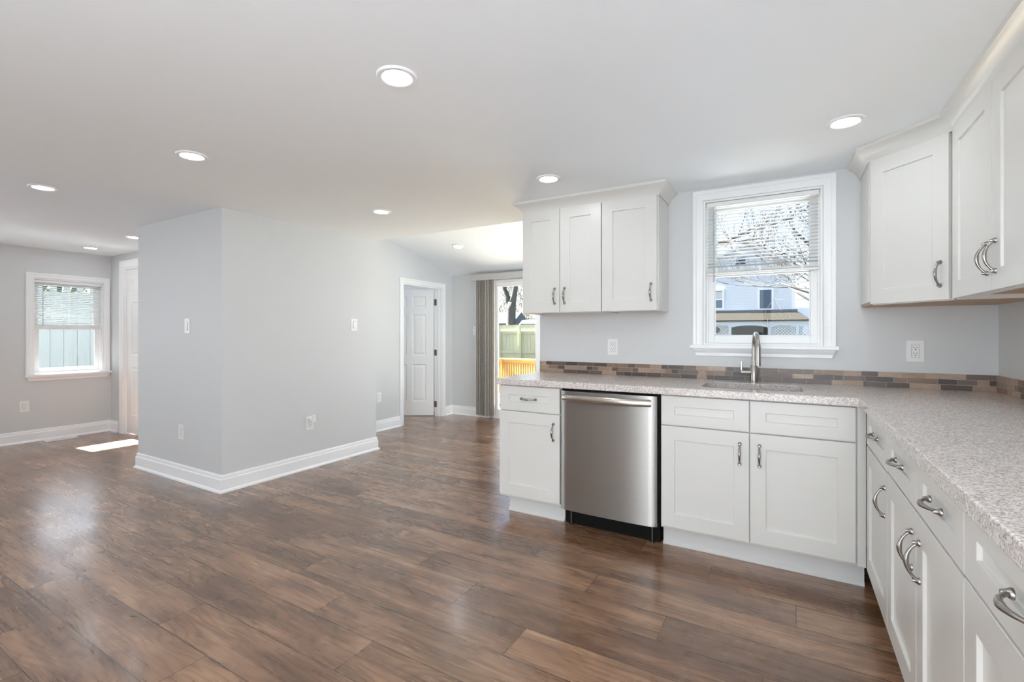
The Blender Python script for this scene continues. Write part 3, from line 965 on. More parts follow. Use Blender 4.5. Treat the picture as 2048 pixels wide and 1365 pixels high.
# crown mouldings
CROWN = [(0.0, 0.0), (0.004, 0.0), (0.010, 0.012), (0.020, 0.030), (0.036, 0.048), (0.050, 0.056), (0.056, 0.060), (0.058, 0.072), (0.058, 0.0765), (0.0, 0.0765)]
def crown(name, label, path):
    o = MB().sweep(path, CROWN, lambda x, y, h: (x, y, 2.088 + h)).build(name, M['cab'], smooth='auto')
    return tag(o, label, 'moulding', 'white crown mouldings')
crown('crown_moulding', 'white crown moulding above the left pair of wall cabinets', [(-1.681, YW - 0.001), (-1.681, YU + 0.018), (-0.704, YU + 0.018), (-0.704, YW - 0.001)])
crown('crown_moulding', 'white crown moulding above the corner and right wall cabinets', [(0.361, YW - 0.001), (0.361, 3.03), (0.629, 2.733), (0.629, 1.80)])

# ------------------------------------------------------------------ countertop with sink cut-out
def counter():
    x0, xr, yb = -1.692, XR - 0.001, YW - 0.001
    yf, xe, yn = 2.700, 0.288, 0.70
    outer = [(x0, yf), (xe, yf), (xe, yn), (xr, yn), (xr, yb), (x0, yb)]
    hx0, hx1, hy0, hy1, r = -0.430, 0.072, 2.835, 3.185, 0.07
    hole = []
    for cx, cy, a0 in ((hx1 - r, hy1 - r, 0), (hx0 + r, hy1 - r, 90), (hx0 + r, hy0 + r, 180), (hx1 - r, hy0 + r, 270)):
        for k in range(7):
            a = math.radians(a0 + 15 * k)
            hole.append((cx + r * math.cos(a), cy + r * math.sin(a)))
    bm = bmesh.new()
    loops = []
    for z in (0.868, 0.908):
        row = []
        for L in (outer, hole):
            vs = [bm.verts.new((p[0], p[1], z)) for p in L]
            es = [bm.edges.new((vs[i], vs[(i + 1) % len(vs)])) for i in range(len(vs))]
            row.append((vs, es))
        bmesh.ops.triangle_fill(bm, use_beauty=True, use_dissolve=False, edges=row[0][1] + row[1][1])
        loops.append(row)
    for q in (0, 1):
        a, b = loops[0][q][0], loops[1][q][0]
        for i in range(len(a)):
            j = (i + 1) % len(a)
            bm.faces.new((a[i], a[j], b[j], b[i]))
    bmesh.ops.recalc_face_normals(bm, faces=bm.faces)
    bmesh.ops.dissolve_limit(bm, angle_limit=0.01, verts=bm.verts, edges=[e for e in bm.edges if all(abs(f.normal.z) > 0.9 for f in e.link_faces)])
    me = bpy.data.meshes.new('countertop'); bm.to_mesh(me); bm.free()
    me.materials.append(M['granite'])
    o = bpy.data.objects.new('countertop', me); COL.objects.link(o)
    b = o.modifiers.new('edge', 'BEVEL'); b.width = 0.004; b.segments = 2; b.limit_method = 'ANGLE'
    tag(o, 'speckled grey-beige stone countertop running in an L over the base cabinets', 'countertop')
    return hole
HOLE = counter()

# sink bowl
sk = MB()
cx, cy = (-0.430 + 0.072) / 2, (2.835 + 3.185) / 2
def scaled(s, z): return [(cx + (p[0] - cx) * s, cy + (p[1] - cy) * s, z) for p in HOLE]
rings = [scaled(1.07, 0.867), scaled(1.015, 0.867), scaled(1.01, 0.855), scaled(0.98, 0.73), scaled(0.90, 0.70), scaled(0.10, 0.694),
         scaled(0.10, 0.690), scaled(0.91, 0.695), scaled(0.995, 0.728), scaled(1.025, 0.853), scaled(1.07, 0.864)]
n = len(HOLE)
vs = [p for r in rings for p in r]
fs = [(i*n + k, i*n + (k+1) % n, ((i+1) % len(rings))*n + (k+1) % n, ((i+1) % len(rings))*n + k) for i in range(len(rings)) for k in range(n)]
fs.append(tuple(range(5*n, 6*n))); fs.append(tuple(range(6*n, 7*n))[::-1])
vs2 = vs
sk.v = [tuple(p) for p in vs2]
sk.f = [f for f in fs if not (len(f) == 4 and f[0] // n == 5 and f[2] // n == 6)]
so = sk.build('sink', M['sink'], smooth='auto')
tag(so, 'undermount stainless steel sink basin set in the countertop', 'sink')
dr = MB().lathe([(0.042, 0.0), (0.042, 0.003), (0.030, 0.004), (0.028, 0.001), (0.004, 0.001)], (cx, cy, 0.6942), 24)
dr.build('drain', M['nickel'], so, smooth='auto')

# faucet
FX, FY = -0.178, 3.262
fa = empty('faucet', (FX, FY, 0.908), math.radians(9), 'brushed nickel gooseneck pull-down faucet behind the sink', 'faucet')
b = MB().lathe([(0.024, 0.0), (0.024, 0.004), (0.0205, 0.006), (0.0205, 0.104), (0.0185, 0.107), (0.014, 0.108)], (0, 0, 0), 28)
b.build('body', M['brushed'], fa, smooth='auto')
pts = [(0, 0, 0.10), (0, 0, 0.16), (0, 0, 0.215)]
R = 0.085
for k in range(1, 15):
    a = PI * k / 16
    pts.append((0.003 * k / 15, -R + R * math.cos(a), 0.215 + R * math.sin(a)))
b = MB().tube(pts, 0.0125, 16)
b.build('spout', M['brushed'], fa, smooth='auto')
e1 = Vector(pts[-1]); dn = (Vector(pts[-1]) - Vector(pts[-2])).normalized()
b = MB().tube([e1, e1 + dn * 0.02, e1 + dn * 0.022 + Vector((0, -0.001, -0.012)), e1 + dn * 0.022 + Vector((0, -0.004, -0.115))], [0.0128, 0.0145, 0.015, 0.0155], 16)
b.build('spray_head', M['brushed'], fa, smooth='auto')
b = MB().tube([(-0.018, 0, 0.062), (-0.074, 0, 0.062)], 0.0115, 14)
b.tube([(-0.069, 0, 0.066), (-0.069, 0.002, 0.128)], [0.0060, 0.0052], 10)
b.build('lever_handle', M['brushed'], fa, smooth='auto')

# ------------------------------------------------------------------ mosaic backsplash
def mosaic():
    rnd = random.Random(11)
    z_edges = [(0.9085, 0.9345), (0.9375, 0.9635), (0.9665, 0.9925)]
    root = empty('backsplash', (0, 0, 0), 0, 'low mosaic backsplash strip of brown and grey stone tiles', 'backsplash')
    g = MB().box(-1.690, XR - 0.002, YW - 0.006, YW - 0.0005, 0.9082, 0.9935).box(XR - 0.0065, XR - 0.0005, 0.70, YW - 0.006, 0.9082, 0.9935)
    g.build('grout_bed', M['grout'], root)
    t = MB()
    for (za, zb) in z_edges:
        x = -1.690
        last = 0
        while x < XR - 0.012:
            L = rnd.choice([0.042, 0.055, 0.075, 0.10, 0.10, 0.125])
            x2 = min(x + L, XR - 0.010)
            if XR - 0.010 - x2 < 0.02: x2 = XR - 0.010
            t.box(x, x2, YW - 0.009, YW - 0.004, za, zb)
            x = x2 + 0.003
        y = YW - 0.011
        while y > 0.71:
            L = rnd.choice([0.042, 0.055, 0.075, 0.10, 0.10, 0.125])
            y2 = max(y - L, 0.70)
            t.box(XR - 0.0095, XR - 0.004, y2, y, za, zb)
            y = y2 - 0.003
    t.build('tile_mosaic', M['tile'], root)
mosaic()

# ------------------------------------------------------------------ dishwasher
dw = empty('dishwasher', (-1.235, YD, 0), 0, 'stainless steel dishwasher built in between the base cabinets', 'dishwasher')
W_ = 0.600
b = MB().box(0.000, 0.612, 0.03, 0.60, 0.115, 0.864); b.build('body', M['black'], dw)
# bowed door skin
b = MB()
N = 24
prof = []
for i in range(N + 1):
    s = i / N * 2 - 1
    x = 0.004 + (i / N) * 0.594
    prof.append((x, -0.012 - 0.012 * (1 - abs(s) ** 2.6) + 0.010 * max(0, abs(s) - 0.94) / 0.06))
zr = [0.112, 0.852]
vs = [(x, y, z) for z in zr for x, y in prof] + [(x, 0.028, z) for z in zr for x, y in (prof[0], prof[-1])]
n = N + 1
fs = [(i, i + 1, n + i + 1, n + i) for i in range(N)]
m = 2 * n
fs += [(0, n, m + 2, m), (N, m + 1, m + 3, n + N), (m, m + 2, m + 3, m + 1)]
fs += [tuple(range(n)) + (m + 1, m), tuple(range(n, 2*n)) + (m + 3, m + 2)]
b.add(vs, fs).build('door', M['steel'], dw, smooth='auto')
b = MB()
pts = []
for i in range(21):
    t = i / 20
    pts.append((0.030 + t * 0.54, -0.030 - 0.028 * math.sin(PI * t) ** 0.7, 0.812))
b.tube(pts, [0.0215 * (0.9 + 0.1 * math.sin(PI * i / 20)) for i in range(21)], 14, squash=(1.0, 0.55))
for xx in (0.045, 0.555):
    b.box(xx - 0.012, xx + 0.012, -0.036, -0.012, 0.800, 0.824)
b.build('handle', M['handle_steel'], dw, smooth='auto')
b = MB().box(0.012, 0.600, 0.062, 0.075, 0.004, 0.115); b.build('toe_panel', M['black'], dw)
for xx in (0.055, 0.560):
    b = MB().tube([(xx, 0.045, 0.0), (xx, 0.045, 0.006), (xx, 0.045, 0.007), (xx, 0.045, 0.112)], [0.014, 0.014, 0.005, 0.005], 10)
    b.build('levelling_foot', M['hinge'], dw)

# ------------------------------------------------------------------ outlets and switches
def device(name, label, cat, group, loc, rotz, kind, w=0.078, h=0.120):
    root = empty(name, loc, rotz, label, cat, group)
    p = MB().box(-w/2, w/2, -0.0055, 0.0, -h/2, h/2).build('cover_plate', M['plastic'], root, 0.0025)
    if kind == 'outlet':
        MB().box(-0.0165, 0.0165, -0.0075, -0.005, -0.0335, 0.0335).build('receptacle', M['plastic'], root, 0.001)
        s = MB()
        for dz in (-0.019, 0.013):
            s.box(-0.0078, -0.0058, -0.0080, -0.0074, dz + 0.003, dz + 0.0115); s.box(0.0052, 0.0072, -0.0080, -0.0074, dz + 0.003, dz + 0.010)
            s.lathe([(0.0026, -0.0080), (0.0026, -0.0074)], (0, 0, dz - 0.004), 10, 'Y')
        s.box(-0.0172, 0.0172, -0.0062, -0.0054, -0.0342, 0.0342)
        s.build('slot', M['slot'], root)
    else:
        MB().box(-0.0172, 0.0172, -0.0060, -0.0052, -0.0342, 0.0342).build('rocker_gap', M['slot'], root)
        r = MB().add([(-0.0162, -0.006, -0.033), (0.0162, -0.006, -0.033), (0.0162, -0.006, 0.033), (-0.0162, -0.006, 0.033),
                      (-0.0162, -0.0125, -0.033), (0.0162, -0.0125, -0.033), (0.0162, -0.0072, 0.033), (-0.0162, -0.0072, 0.033)],
                     [(0, 1, 2, 3), (4, 5, 6, 7), (0, 1, 5, 4), (1, 2, 6, 5), (2, 3, 7, 6), (3, 0, 4, 7)])
        r.build('rocker', M['plastic'], root, 0.001)
    return root
RX = PI / 2     # plates on walls that face +X
device('wall_outlet', 'white outlet on the kitchen wall below the left wall cabinets', 'outlet', 'white wall outlets', (-1.098, YW, 1.111), 0, 'outlet')
device('wall_outlet', 'white outlet on the kitchen wall in the right corner under the corner cabinet', 'outlet', 'white wall outlets', (0.604, YW, 1.112), 0, 'outlet')
device('wall_outlet', 'white outlet low on far left wall below the small window', 'outlet', 'white wall outlets', (-7.29, 1.815, 0.405), RX, 'outlet')
device('wall_outlet', 'white outlet low on the narrow darker face of the partition', 'outlet', 'white wall outlets', (-4.306, 2.0, 0.400), 0, 'outlet')
device('wall_outlet', 'white outlet low on the long partition face with a plug-in device in it', 'outlet', 'white wall outlets', (-3.71, 2.765, 0.405), RX, 'outlet')
device('wall_outlet', 'white outlet low on the hall wall between partition and open door', 'outlet', 'white wall outlets', (-4.375, 4.237, 0.418), RX, 'outlet')
device('light_switch', 'white rocker switch on the narrow darker face of the partition', 'switch', 'white light switches', (-4.211, 2.0, 1.270), 0, 'switch')
device('light_switch', 'white rocker switch on the long partition face', 'switch', 'white light switches', (-3.71, 3.268, 1.296), RX, 'switch')
device('light_switch', 'white switch beside the stacked vertical blind', 'switch', 'white light switches', (-3.952, 5.727, 1.25), 0, 'switch')
pd = empty('plug_in_freshener', (-3.7175, 2.775, 0.452), RX, 'small white plug-in air freshener in the outlet on the long partition face', 'air freshener')
MB().box(-0.012, 0.012, -0.040, 0.0, -0.016, 0.006).build('plug_base', M['plastic'], pd, 0.003)
MB().lathe([(0.019, -0.014), (0.021, 0.002), (0.0175, 0.034), (0.0165, 0.046), (0.012, 0.050)], (0, -0.034, 0), 20).build('housing', M['plastic'], pd, smooth='auto')
pd.location = (-3.71 + 0.0076, 2.775, 0.430)

# floor vent
fv = empty('floor_vent', (-7.182, 2.095, 0.0), 0, 'small white floor vent beside the baseboard below the far left window', 'vent')
b = MB().box(-0.052, 0.052, -0.140, -0.128, 0, 0.005).box(-0.052, 0.052, 0.128, 0.140, 0, 0.005).box(-0.052, -0.040, -0.128, 0.128, 0, 0.005).box(0.040, 0.052, -0.128, 0.128, 0, 0.005)
b.build('frame', M['trim'], fv, 0.001)
b = MB()
for k in range(17):
    y = -0.120 + k * 0.015
    b.box(-0.040, 0.040, y - 0.003, y + 0.003, 0.0006, 0.004)
b.build('louvre_grille', M['trim'], fv)

# ------------------------------------------------------------------ recessed lights
def recessed(label, x, y, z, tilt=0.0):
    root = empty('recessed_light', (x, y, z), 0, label, 'light', 'round recessed ceiling lights')
    root.rotation_euler = (tilt, 0, 0)
    MB().lathe([(0.0745, 0.0), (0.0745, -0.004), (0.071, -0.0075), (0.058, -0.0085), (0.0535, -0.006), (0.0535, -0.001), (0.0530, 0.0)], (0, 0, 0), 40).build('trim_ring', M['trim'], root, smooth='auto')
    MB().lathe([(0.0528, -0.0030), (0.0528, -0.0050), (0.030, -0.0062), (0.004, -0.0066)], (0, 0, 0), 32).build('lamp_lens', M['lamp'], root, smooth='auto')
    return root
recessed('recessed light alone in the middle of the kitchen ceiling, largest and closest to camera', -1.256, 1.308, CZ)
recessed('recessed light in the flat ceiling in front of the narrow partition face', -2.763, 1.334, CZ)
recessed('recessed light in the left room ceiling nearest the left photo edge', -4.235, 1.143, 2.172)
recessed('recessed light near the corner above the far left window', -6.75, 2.215, 2.172)
recessed('recessed light half hidden behind the left edge of the partition', -5.63, 2.19, 2.172)
recessed('recessed light in the flat ceiling beside the long partition face', -2.745, 2.689, CZ)
recessed('recessed light just in front of the left wall cabinets', -1.273, 2.636, CZ)
recessed('recessed light beside the corner wall cabinet and kitchen window', 0.226, 2.602, CZ)
VS = (vb[1] - va[1]) / (vb[0] - va[0])
def vz(y): return va[1] + (y - va[0]) * VS
recessed('recessed light in the sloping ceiling of the far room', -3.565, 4.785, vz(4.785), math.atan(VS))
recessed('unseen recessed light added in the sloping ceiling to brighten the far room', -2.45, 4.785, vz(4.785), math.atan(VS))  # extra lamp added out of view to light the hall
for x, y in ((-1.256, -0.3), (-2.763, -0.3), (-5.4, -0.3), (-0.45, 0.72), (-2.0, -1.0), (-6.45, 0.75), (-5.6, 0.35)):  # unseen lamps added for more light
    recessed('recessed light added out of view to brighten the room', x, y, CZ if x > -3.7 else 2.172)
recessed('recessed light added out of view to brighten the right counter', 0.226, 1.28, CZ)  # lamp added on the ceiling grid to lift the right counter
recessed('recessed light added out of view above the camera for more light', 0.226, -0.05, CZ)  # another added lamp, unseen, for the right run
recessed('unseen recessed light added to brighten the room behind the open door', -5.5, 4.7, 2.4)  # hidden lamp added so the open door reads bright

# ------------------------------------------------------------------ outdoors
tag(MB().box(-70, 70, -70, 90, -0.72, -0.6).build('ground', M['grass']), 'dry winter lawn outside the house', 'ground', None, 'structure')
tag(MB().box(-9.1, -7.48, -0.3, 7.0, -0.6, -0.4).box(-0.95, 6.0, 3.56, 10.0, -0.6, -0.4).build('bounce_paving', M['bounce_paving']), 'pale paving added out of view to bounce sunlight indoors', 'bounce_paving', None, 'structure')  # unseen pale slabs added to reflect sun through the windows
tag(MB().box(-8.17, -7.44, -1.6, 2.7, 2.10, 2.22).build('sun_block_overhang', M['trim']), 'unseen overhang added to keep sun off the upper half of the left window', 'sun_blocker', None, 'structure')  # added out of view to block sun from the upper sash
# deck
dk = MB()
y = 5.90
while y < 10.4:
    dk.box(-6.5, -1.0, y, y + 0.136, -0.385, -0.35); y += 0.142
tag(dk.build('deck', M['deck']), 'sunlit wooden deck outside the sliding door', 'deck')
stp = MB().box(-3.75, -2.05, 5.88, 6.20, -0.22, -0.18).box(-3.72, -2.08, 5.90, 6.18, -0.345, -0.22)
tag(stp.build('deck_step', M['deck']), 'wooden step below the sliding door', 'step')
rl = empty('deck_railing', (-6.31, 10.32, -0.35), 0, 'new yellow pine railing along the edge of the deck', 'railing')
MB().box(-0.06, 5.3, -0.07, 0.07, 0.90, 0.935).box(-0.07, 0.07, -4.3, -0.07, 0.90, 0.935).build('top_rail', M['railwood'], rl, 0.004)
MB().box(0.05, 5.3, -0.02, 0.02, 0.76, 0.90).box(-0.02, 0.02, -4.3, -0.05, 0.76, 0.90).build('upper_stringer', M['railwood'], rl)
MB().box(0.05, 5.3, -0.02, 0.02, 0.06, 0.15).box(-0.02, 0.02, -4.3, -0.05, 0.06, 0.15).build('lower_stringer', M['railwood'], rl)
bal = MB().box(-0.0185, 0.0185, -0.0185, 0.0185, 0.12, 0.80)
proto = bal.build('baluster', M['railwood'], rl, loc=(0.10, -0.04, 0))
for k in range(1, 60):
    o = bpy.data.objects.new('baluster', proto.data); COL.objects.link(o); o.parent = rl; o.location = (0.10 + 0.0665 * k, -0.04, 0)
for k in range(38):
    o = bpy.data.objects.new('baluster', proto.data); COL.objects.link(o); o.parent = rl; o.location = (0.04, -0.15 - 0.0665 * k, 0)
for (x, yy) in ((0, 0), (2.0, 0.0), (4.0, 0.0), (0, -2.1), (0, -4.2)):
    MB().box(x - 0.045, x + 0.045, yy - 0.045, yy + 0.045, 0.0, 0.90).build('post', M['railwood'], rl)

# board fence behind the deck
fe = empty('board_fence', (-10.3, 15.0, -0.6), math.radians(4.2), 'greenish new board fence behind the deck', 'fence')
r = random.Random(3)
bd = MB()
x = 0.0
while x < 6.0:
    bd.box(x, x + 0.138, 0.0 + r.uniform(0, 0.004), 0.022, 0.03, 2.13 + r.uniform(-0.008, 0.008)); x += 0.142
bd.build('board_panel', M['fence'], fe)
for z in (0.35, 1.14, 1.86):
    MB().box(0, 6.0, -0.04, -0.001, z - 0.045, z + 0.045).build('rail', M['fence'], fe)
for x in (0.30, 1.03, 1.88, 2.60, 3.4, 4.2, 5.0, 5.8):
    MB().box(x - 0.04, x + 0.04, -0.075, -0.041, 0, 2.12).build('post', M['fence'], fe)

# van roof above the fence
vn = empty('parked_van', (-10.35, 16.6, -0.6), 0, 'white van parked behind the board fence with only its top showing', 'van')
MB().prism([(0, 0), (4.6, 0), (4.6, 1.9), (0, 1.9)], 0.35, 1.45).build('body', M['carwhite'], vn, 0.12, segs=4)
b = MB()
lo = [(0.3, 0.08), (4.5, 0.08), (4.5, 1.82), (0.3, 1.82)]; hi = [(1.0, 0.25), (4.4, 0.25), (4.4, 1.65), (1.0, 1.65)]
b.add([(p[0], p[1], 1.4) for p in lo] + [(p[0], p[1], 2.37) for p in hi], [(0, 1, 2, 3), (4, 5, 6, 7)] + [(i, (i+1) % 4, 4 + (i+1) % 4, 4 + i) for i in range(4)])
b.build('cabin', M['carwhite'], vn, 0.08, segs=4)
b = MB().add([(0.55, 0.10, 1.55), (2.1, 0.10, 1.55), (2.1, 0.205, 2.22), (1.0, 0.205, 2.22)], [(0, 1, 2, 3)]).add([(2.2, 0.10, 1.55), (4.2, 0.10, 1.55), (4.2, 0.205, 2.22), (2.2, 0.205, 2.22)], [(0, 1, 2, 3)])
gw = b.build('side_window', M['carglass'], vn, loc=(0, -0.02, 0))
for wx in (0.9, 3.7):
    for wy in (0.12, 1.78):
        MB().lathe([(0.20, -0.1), (0.34, -0.1), (0.35, -0.06), (0.35, 0.06), (0.34, 0.1), (0.20, 0.1)], (wx, wy, 0.35), 24, 'Y').build('wheel', M['black'], vn)
# shed with blue roof
sh = empty('garden_shed', (-13.4, 21.0, -0.6), 0, 'small shed with dark blue roof left of the forked tree', 'shed')
MB().box(0, 1.2, 0, 1.6, 0, 2.4).build('wall', M['palegrey'], sh)
MB().add([(-0.1, -0.15, 2.35), (1.3, -0.15, 2.35), (1.3, 0.8, 2.95), (-0.1, 0.8, 2.95), (1.3, 1.75, 2.35), (-0.1, 1.75, 2.35)], [(0, 1, 2, 3), (3, 2, 4, 5), (0, 3, 5), (1, 4, 2), (0, 5, 4, 1)]).build('roof', M['shed'], sh)
bn = MB().box(-11.4, -10.3, 21.0, 21.6, 1.76, 1.95).box(-11.35, -10.35, 21.05, 21.55, -0.6, 1.76)
tag(bn.build('storage_bin', M['navy']), 'dark blue box standing behind the fence right of the van', 'box')

# trees
def grow(mb, rnd, p, d, length, rad, level, maxlev, spread=0.6, twig=0.004):
    n = 5
    pts, rads = [p.copy()], [rad]
    q = p.copy(); dd = d.copy()
    for i in range(n):
        dd = (dd + Vector((rnd.uniform(-1, 1), rnd.uniform(-1, 1), rnd.uniform(-0.5, 0.8))) * 0.14).normalized()
        q = q + dd * length / n
        pts.append(q.copy()); rads.append(max(twig, rad * (1 - 0.55 * (i + 1) / n)))
    mb.tube(pts, rads, 8 if level == 0 else (6 if level < 2 else 4), cap=level < 2)
    if level >= maxlev: return
    kids = rnd.choice([3, 4]) if level < 3 else rnd.choice([2, 3, 4])
    for k in range(kids):
        t = rnd.uniform(0.35, 1.0) if k else 1.0
        i = min(int(t * n), n)
        base = pts[i]
        ax = Vector((rnd.uniform(-1, 1), rnd.uniform(-1, 1), rnd.uniform(-0.35, 0.7))).normalized()
        nd = (dd * (1 - spread) + ax * spread).normalized()
        grow(mb, rnd, base, nd, length * rnd.uniform(0.58, 0.8), max(twig, rads[i] * rnd.uniform(0.55, 0.75)), level + 1, maxlev, spread, twig)

def tree(name, label, loc, seed, limbs, trunk_pts, trunk_r, maxlev=4, spread=0.55, twig=0.006, mt='bark', mc='twig'):
    root = empty(name, loc, 0, label, 'tree', 'bare trees outdoors')
    mb = MB()
    for pts, rs in zip(trunk_pts, trunk_r): mb.tube(pts, rs, 12)
    mb.build('trunk', M[mt], root, smooth=True)
    rnd = random.Random(seed)
    mb = MB()
    for (p, d, L, r) in limbs:
        grow(mb, rnd, Vector(p), Vector(d).normalized(), L, r, 1, maxlev, spread, twig)
    tag(mb.build('branches', M[mc], root, smooth=True), None, None)
    return root

tree('bare_tree', 'dark forked tree trunk seen through the sliding door', (-11.7, 20.0, -0.6), 5,
     [((-0.55, 0, 5.2), (-0.3, 0, 1), 2.4, 0.10), ((0.55, 0, 5.2), (0.3, 0.1, 1), 2.4, 0.10), ((0.35, 0, 4.1), (0.8, -0.2, 0.8), 1.6, 0.05), ((-0.4, 0, 4.2), (-0.9, 0, 0.7), 1.6, 0.05)],
     [[(0, 0, 0), (0.0, 0, 1.5), (0.02, 0, 3.0), (0.05, 0, 3.35)], [(0.0, 0, 3.2), (-0.18, 0, 3.6), (-0.35, 0, 4.0), (-0.55, 0, 5.3)], [(0.06, 0, 3.2), (0.16, 0, 3.6), (0.28, 0, 4.2), (0.55, 0, 5.3)]],
     [[0.32, 0.24, 0.23, 0.20], [0.18, 0.13, 0.11, 0.10], [0.18, 0.15, 0.13, 0.10]])
tree('bare_tree', 'grey bare tree at the left of the view through the kitchen window', (-2.15, 11.5, -0.6), 8,
     [((0.5, 0, 4.6), (0.9, 0.2, 0.5), 2.2, 0.055), ((0.0, 0, 4.0), (0.7, -0.2, -0.1), 1.5, 0.04), ((0.9, 0, 5.2), (0.6, 0.2, 0.9), 2.4, 0.06), ((0.1, 0, 3.6), (0.8, 0.3, 0.35), 2.4, 0.035)],
     [[(-0.25, 0, 0), (-0.1, 0, 1.8), (0.0, 0, 3.4), (0.12, 0, 4.0), (0.5, 0, 4.6), (1.0, 0, 5.4)]], [[0.24, 0.19, 0.16, 0.14, 0.12, 0.08]], spread=0.6, maxlev=4, twig=0.004)
tree('bare_tree', 'bare tree whose limbs cross the middle of the kitchen window', (1.9, 15.5, -0.6), 21,
     [((-0.1, 0, 3.0), (-0.8, 0, 0.75), 2.6, 0.075), ((-0.1, 0, 3.6), (-0.7, 0.2, 1.0), 2.8, 0.075), ((0.0, 0, 3.8), (-0.15, 0, 1), 2.4, 0.07), ((-0.1, 0, 2.3), (-0.9, -0.1, 0.35), 2.2, 0.045), ((0.0, 0, 4.4), (-0.6, 0.1, 0.8), 2.4, 0.06), ((0.0, 0, 2.8), (-0.85, 0.2, 0.25), 1.8, 0.03)],
     [[(0, 0, 0), (0.02, 0, 1.6), (0.0, 0, 3.0), (-0.06, 0, 4.5)]], [[0.24, 0.19, 0.16, 0.11]], spread=0.55, maxlev=5, twig=0.005)
tree('bare_tree', 'tall bare tree behind the neighbouring house', (-3.4, 46.0, -0.6), 33,
     [((0, 0, 6), (0.2, 0, 1), 5, 0.16), ((0, 0, 5.5), (0.9, 0, 0.8), 5, 0.14), ((0, 0, 5), (-0.9, 0, 0.9), 5, 0.14), ((0, 0, 7), (0.6, 0, 1), 5, 0.13)],
     [[(0, 0, 0), (0.1, 0, 3), (0, 0, 7)]], [[0.4, 0.3, 0.2]], spread=0.5, maxlev=5, twig=0.016)
tree('bare_tree', 'bare tree right of the neighbouring house', (2.7, 29.0, -0.6), 44,
     [((0, 0, 3), (-0.6, 0, 0.9), 3.6, 0.12), ((0, 0, 2.6), (-0.9, 0, 0.5), 3.2, 0.1), ((0, 0, 4), (-0.2, 0, 1), 4, 0.12)],
     [[(0, 0, 0), (0.1, 0, 2), (0, 0, 4.2)]], [[0.3, 0.24, 0.18]], spread=0.55, maxlev=4, twig=0.012)

# thicket behind the fence
rnd = random.Random(9)
mb = MB()
for k in range(1500):
    x = rnd.uniform(-20.5, -11.0); y = rnd.uniform(27, 31); z = rnd.uniform(-0.5, 5.5)
    d = Vector((rnd.uniform(-0.8, 0.8), rnd.uniform(-0.4, 0.4), rnd.uniform(0.2, 1))).normalized()
    L = rnd.uniform(0.6, 2.0)
    p0 = Vector((x, y, z)); p1 = p0 + d * L * 0.5 + Vector((rnd.uniform(-.1, .1), 0, 0)); p2 = p0 + d * L
    mb.tube([p0, p1, p2], [0.022, 0.015, 0.006], 4, cap=False)
tag(mb.build('thicket', M['brush']), 'pale leafless thicket of twigs beyond the fence', 'thicket', None, 'stuff')

# neighbouring house
HY = 36.0
hs = empty('neighbour_house', (0, HY, -0.6), math.radians(4), 'pale clapboard house with lattice porch seen through the kitchen window', 'house')
G0 = 0.6
xl, xr_, xm = -5.1, 0.42, -2.28
MB().add([(xl, 0, 0), (xr_, 0, 0), (xr_, 0, 6.1), (xm, 0, 7.9), (xl, 0, 6.6), (xl, 9, 0), (xr_, 9, 0), (xr_, 9, 6.1), (xm, 9, 7.9), (xl, 9, 6.6)],
         [(0, 1, 2, 3, 4), (5, 6, 7, 8, 9), (0, 5, 9, 4), (1, 6, 7, 2), (0, 1, 6, 5)]).build('wall', M['siding'], hs)
def roofslab(a, b, nm, m, y0=-0.35, y1=9.3, t=0.16):
    mb = MB()
    mb.add([(a[0], y0, a[1]), (b[0], y0, b[1]), (b[0], y1, b[1]), (a[0], y1, a[1]), (a[0], y0, a[1] + t), (b[0], y0, b[1] + t), (b[0], y1, b[1] + t), (a[0], y1, a[1] + t)],
           [(0, 1, 2, 3), (4, 5, 6, 7), (0, 1, 5, 4), (1, 2, 6, 5), (2, 3, 7, 6), (3, 0, 4, 7)])
    return mb.build(nm, m, hs)
roofslab((xl - 0.3, 6.46), (xm, 7.9), 'roof', M['siding']); roofslab((xm, 7.9), (xr_ + 0.35, 5.87), 'roof', M['siding'])
MB().box(-0.09, 0.09, -0.03, 0, 0, 6.1).build('corner_board', M['trim'], hs, loc=(xr_ - 0.08, 0, 0))
def hwin(x0, x1, z0, z1, lower_dark=False):
    zmid = (z0 + z1) / 2
    f = MB()
    for (a, b, c, d) in ((x0 - 0.12, x0, z0 - 0.1, z1 + 0.12), (x1, x1 + 0.12, z0 - 0.1, z1 + 0.12), (x0, x1, z1, z1 + 0.12), (x0, x1, z0 - 0.1, z0), (x0, x1, zmid - 0.04, zmid + 0.04))[:5 if lower_dark else 4]:
        f.box(a, b, -0.07, 0.02, c, d)
    fo = f.build('window', M['trim'], hs)
    MB().box(x0, x1, -0.03, -0.005, z0, z1).build('pane', M['houseglass'], fo)
    if lower_dark:
        MB().box(x0, x1, -0.045, -0.032, (z0 + z1) / 2 + 0.04, z1 - 0.05).build('roller_shade', M['shade'], fo)
hwin(-4.75, -3.92, 2.99 + G0, 4.17 + G0, True)
hwin(-1.62, -0.92, 2.90 + G0, 4.15 + G0)
b = MB().box(-3.06, -2.48, -0.05, 0.0, 5.95 + G0, 6.40 + G0)
b.build('attic_vent', M['navy'], hs)
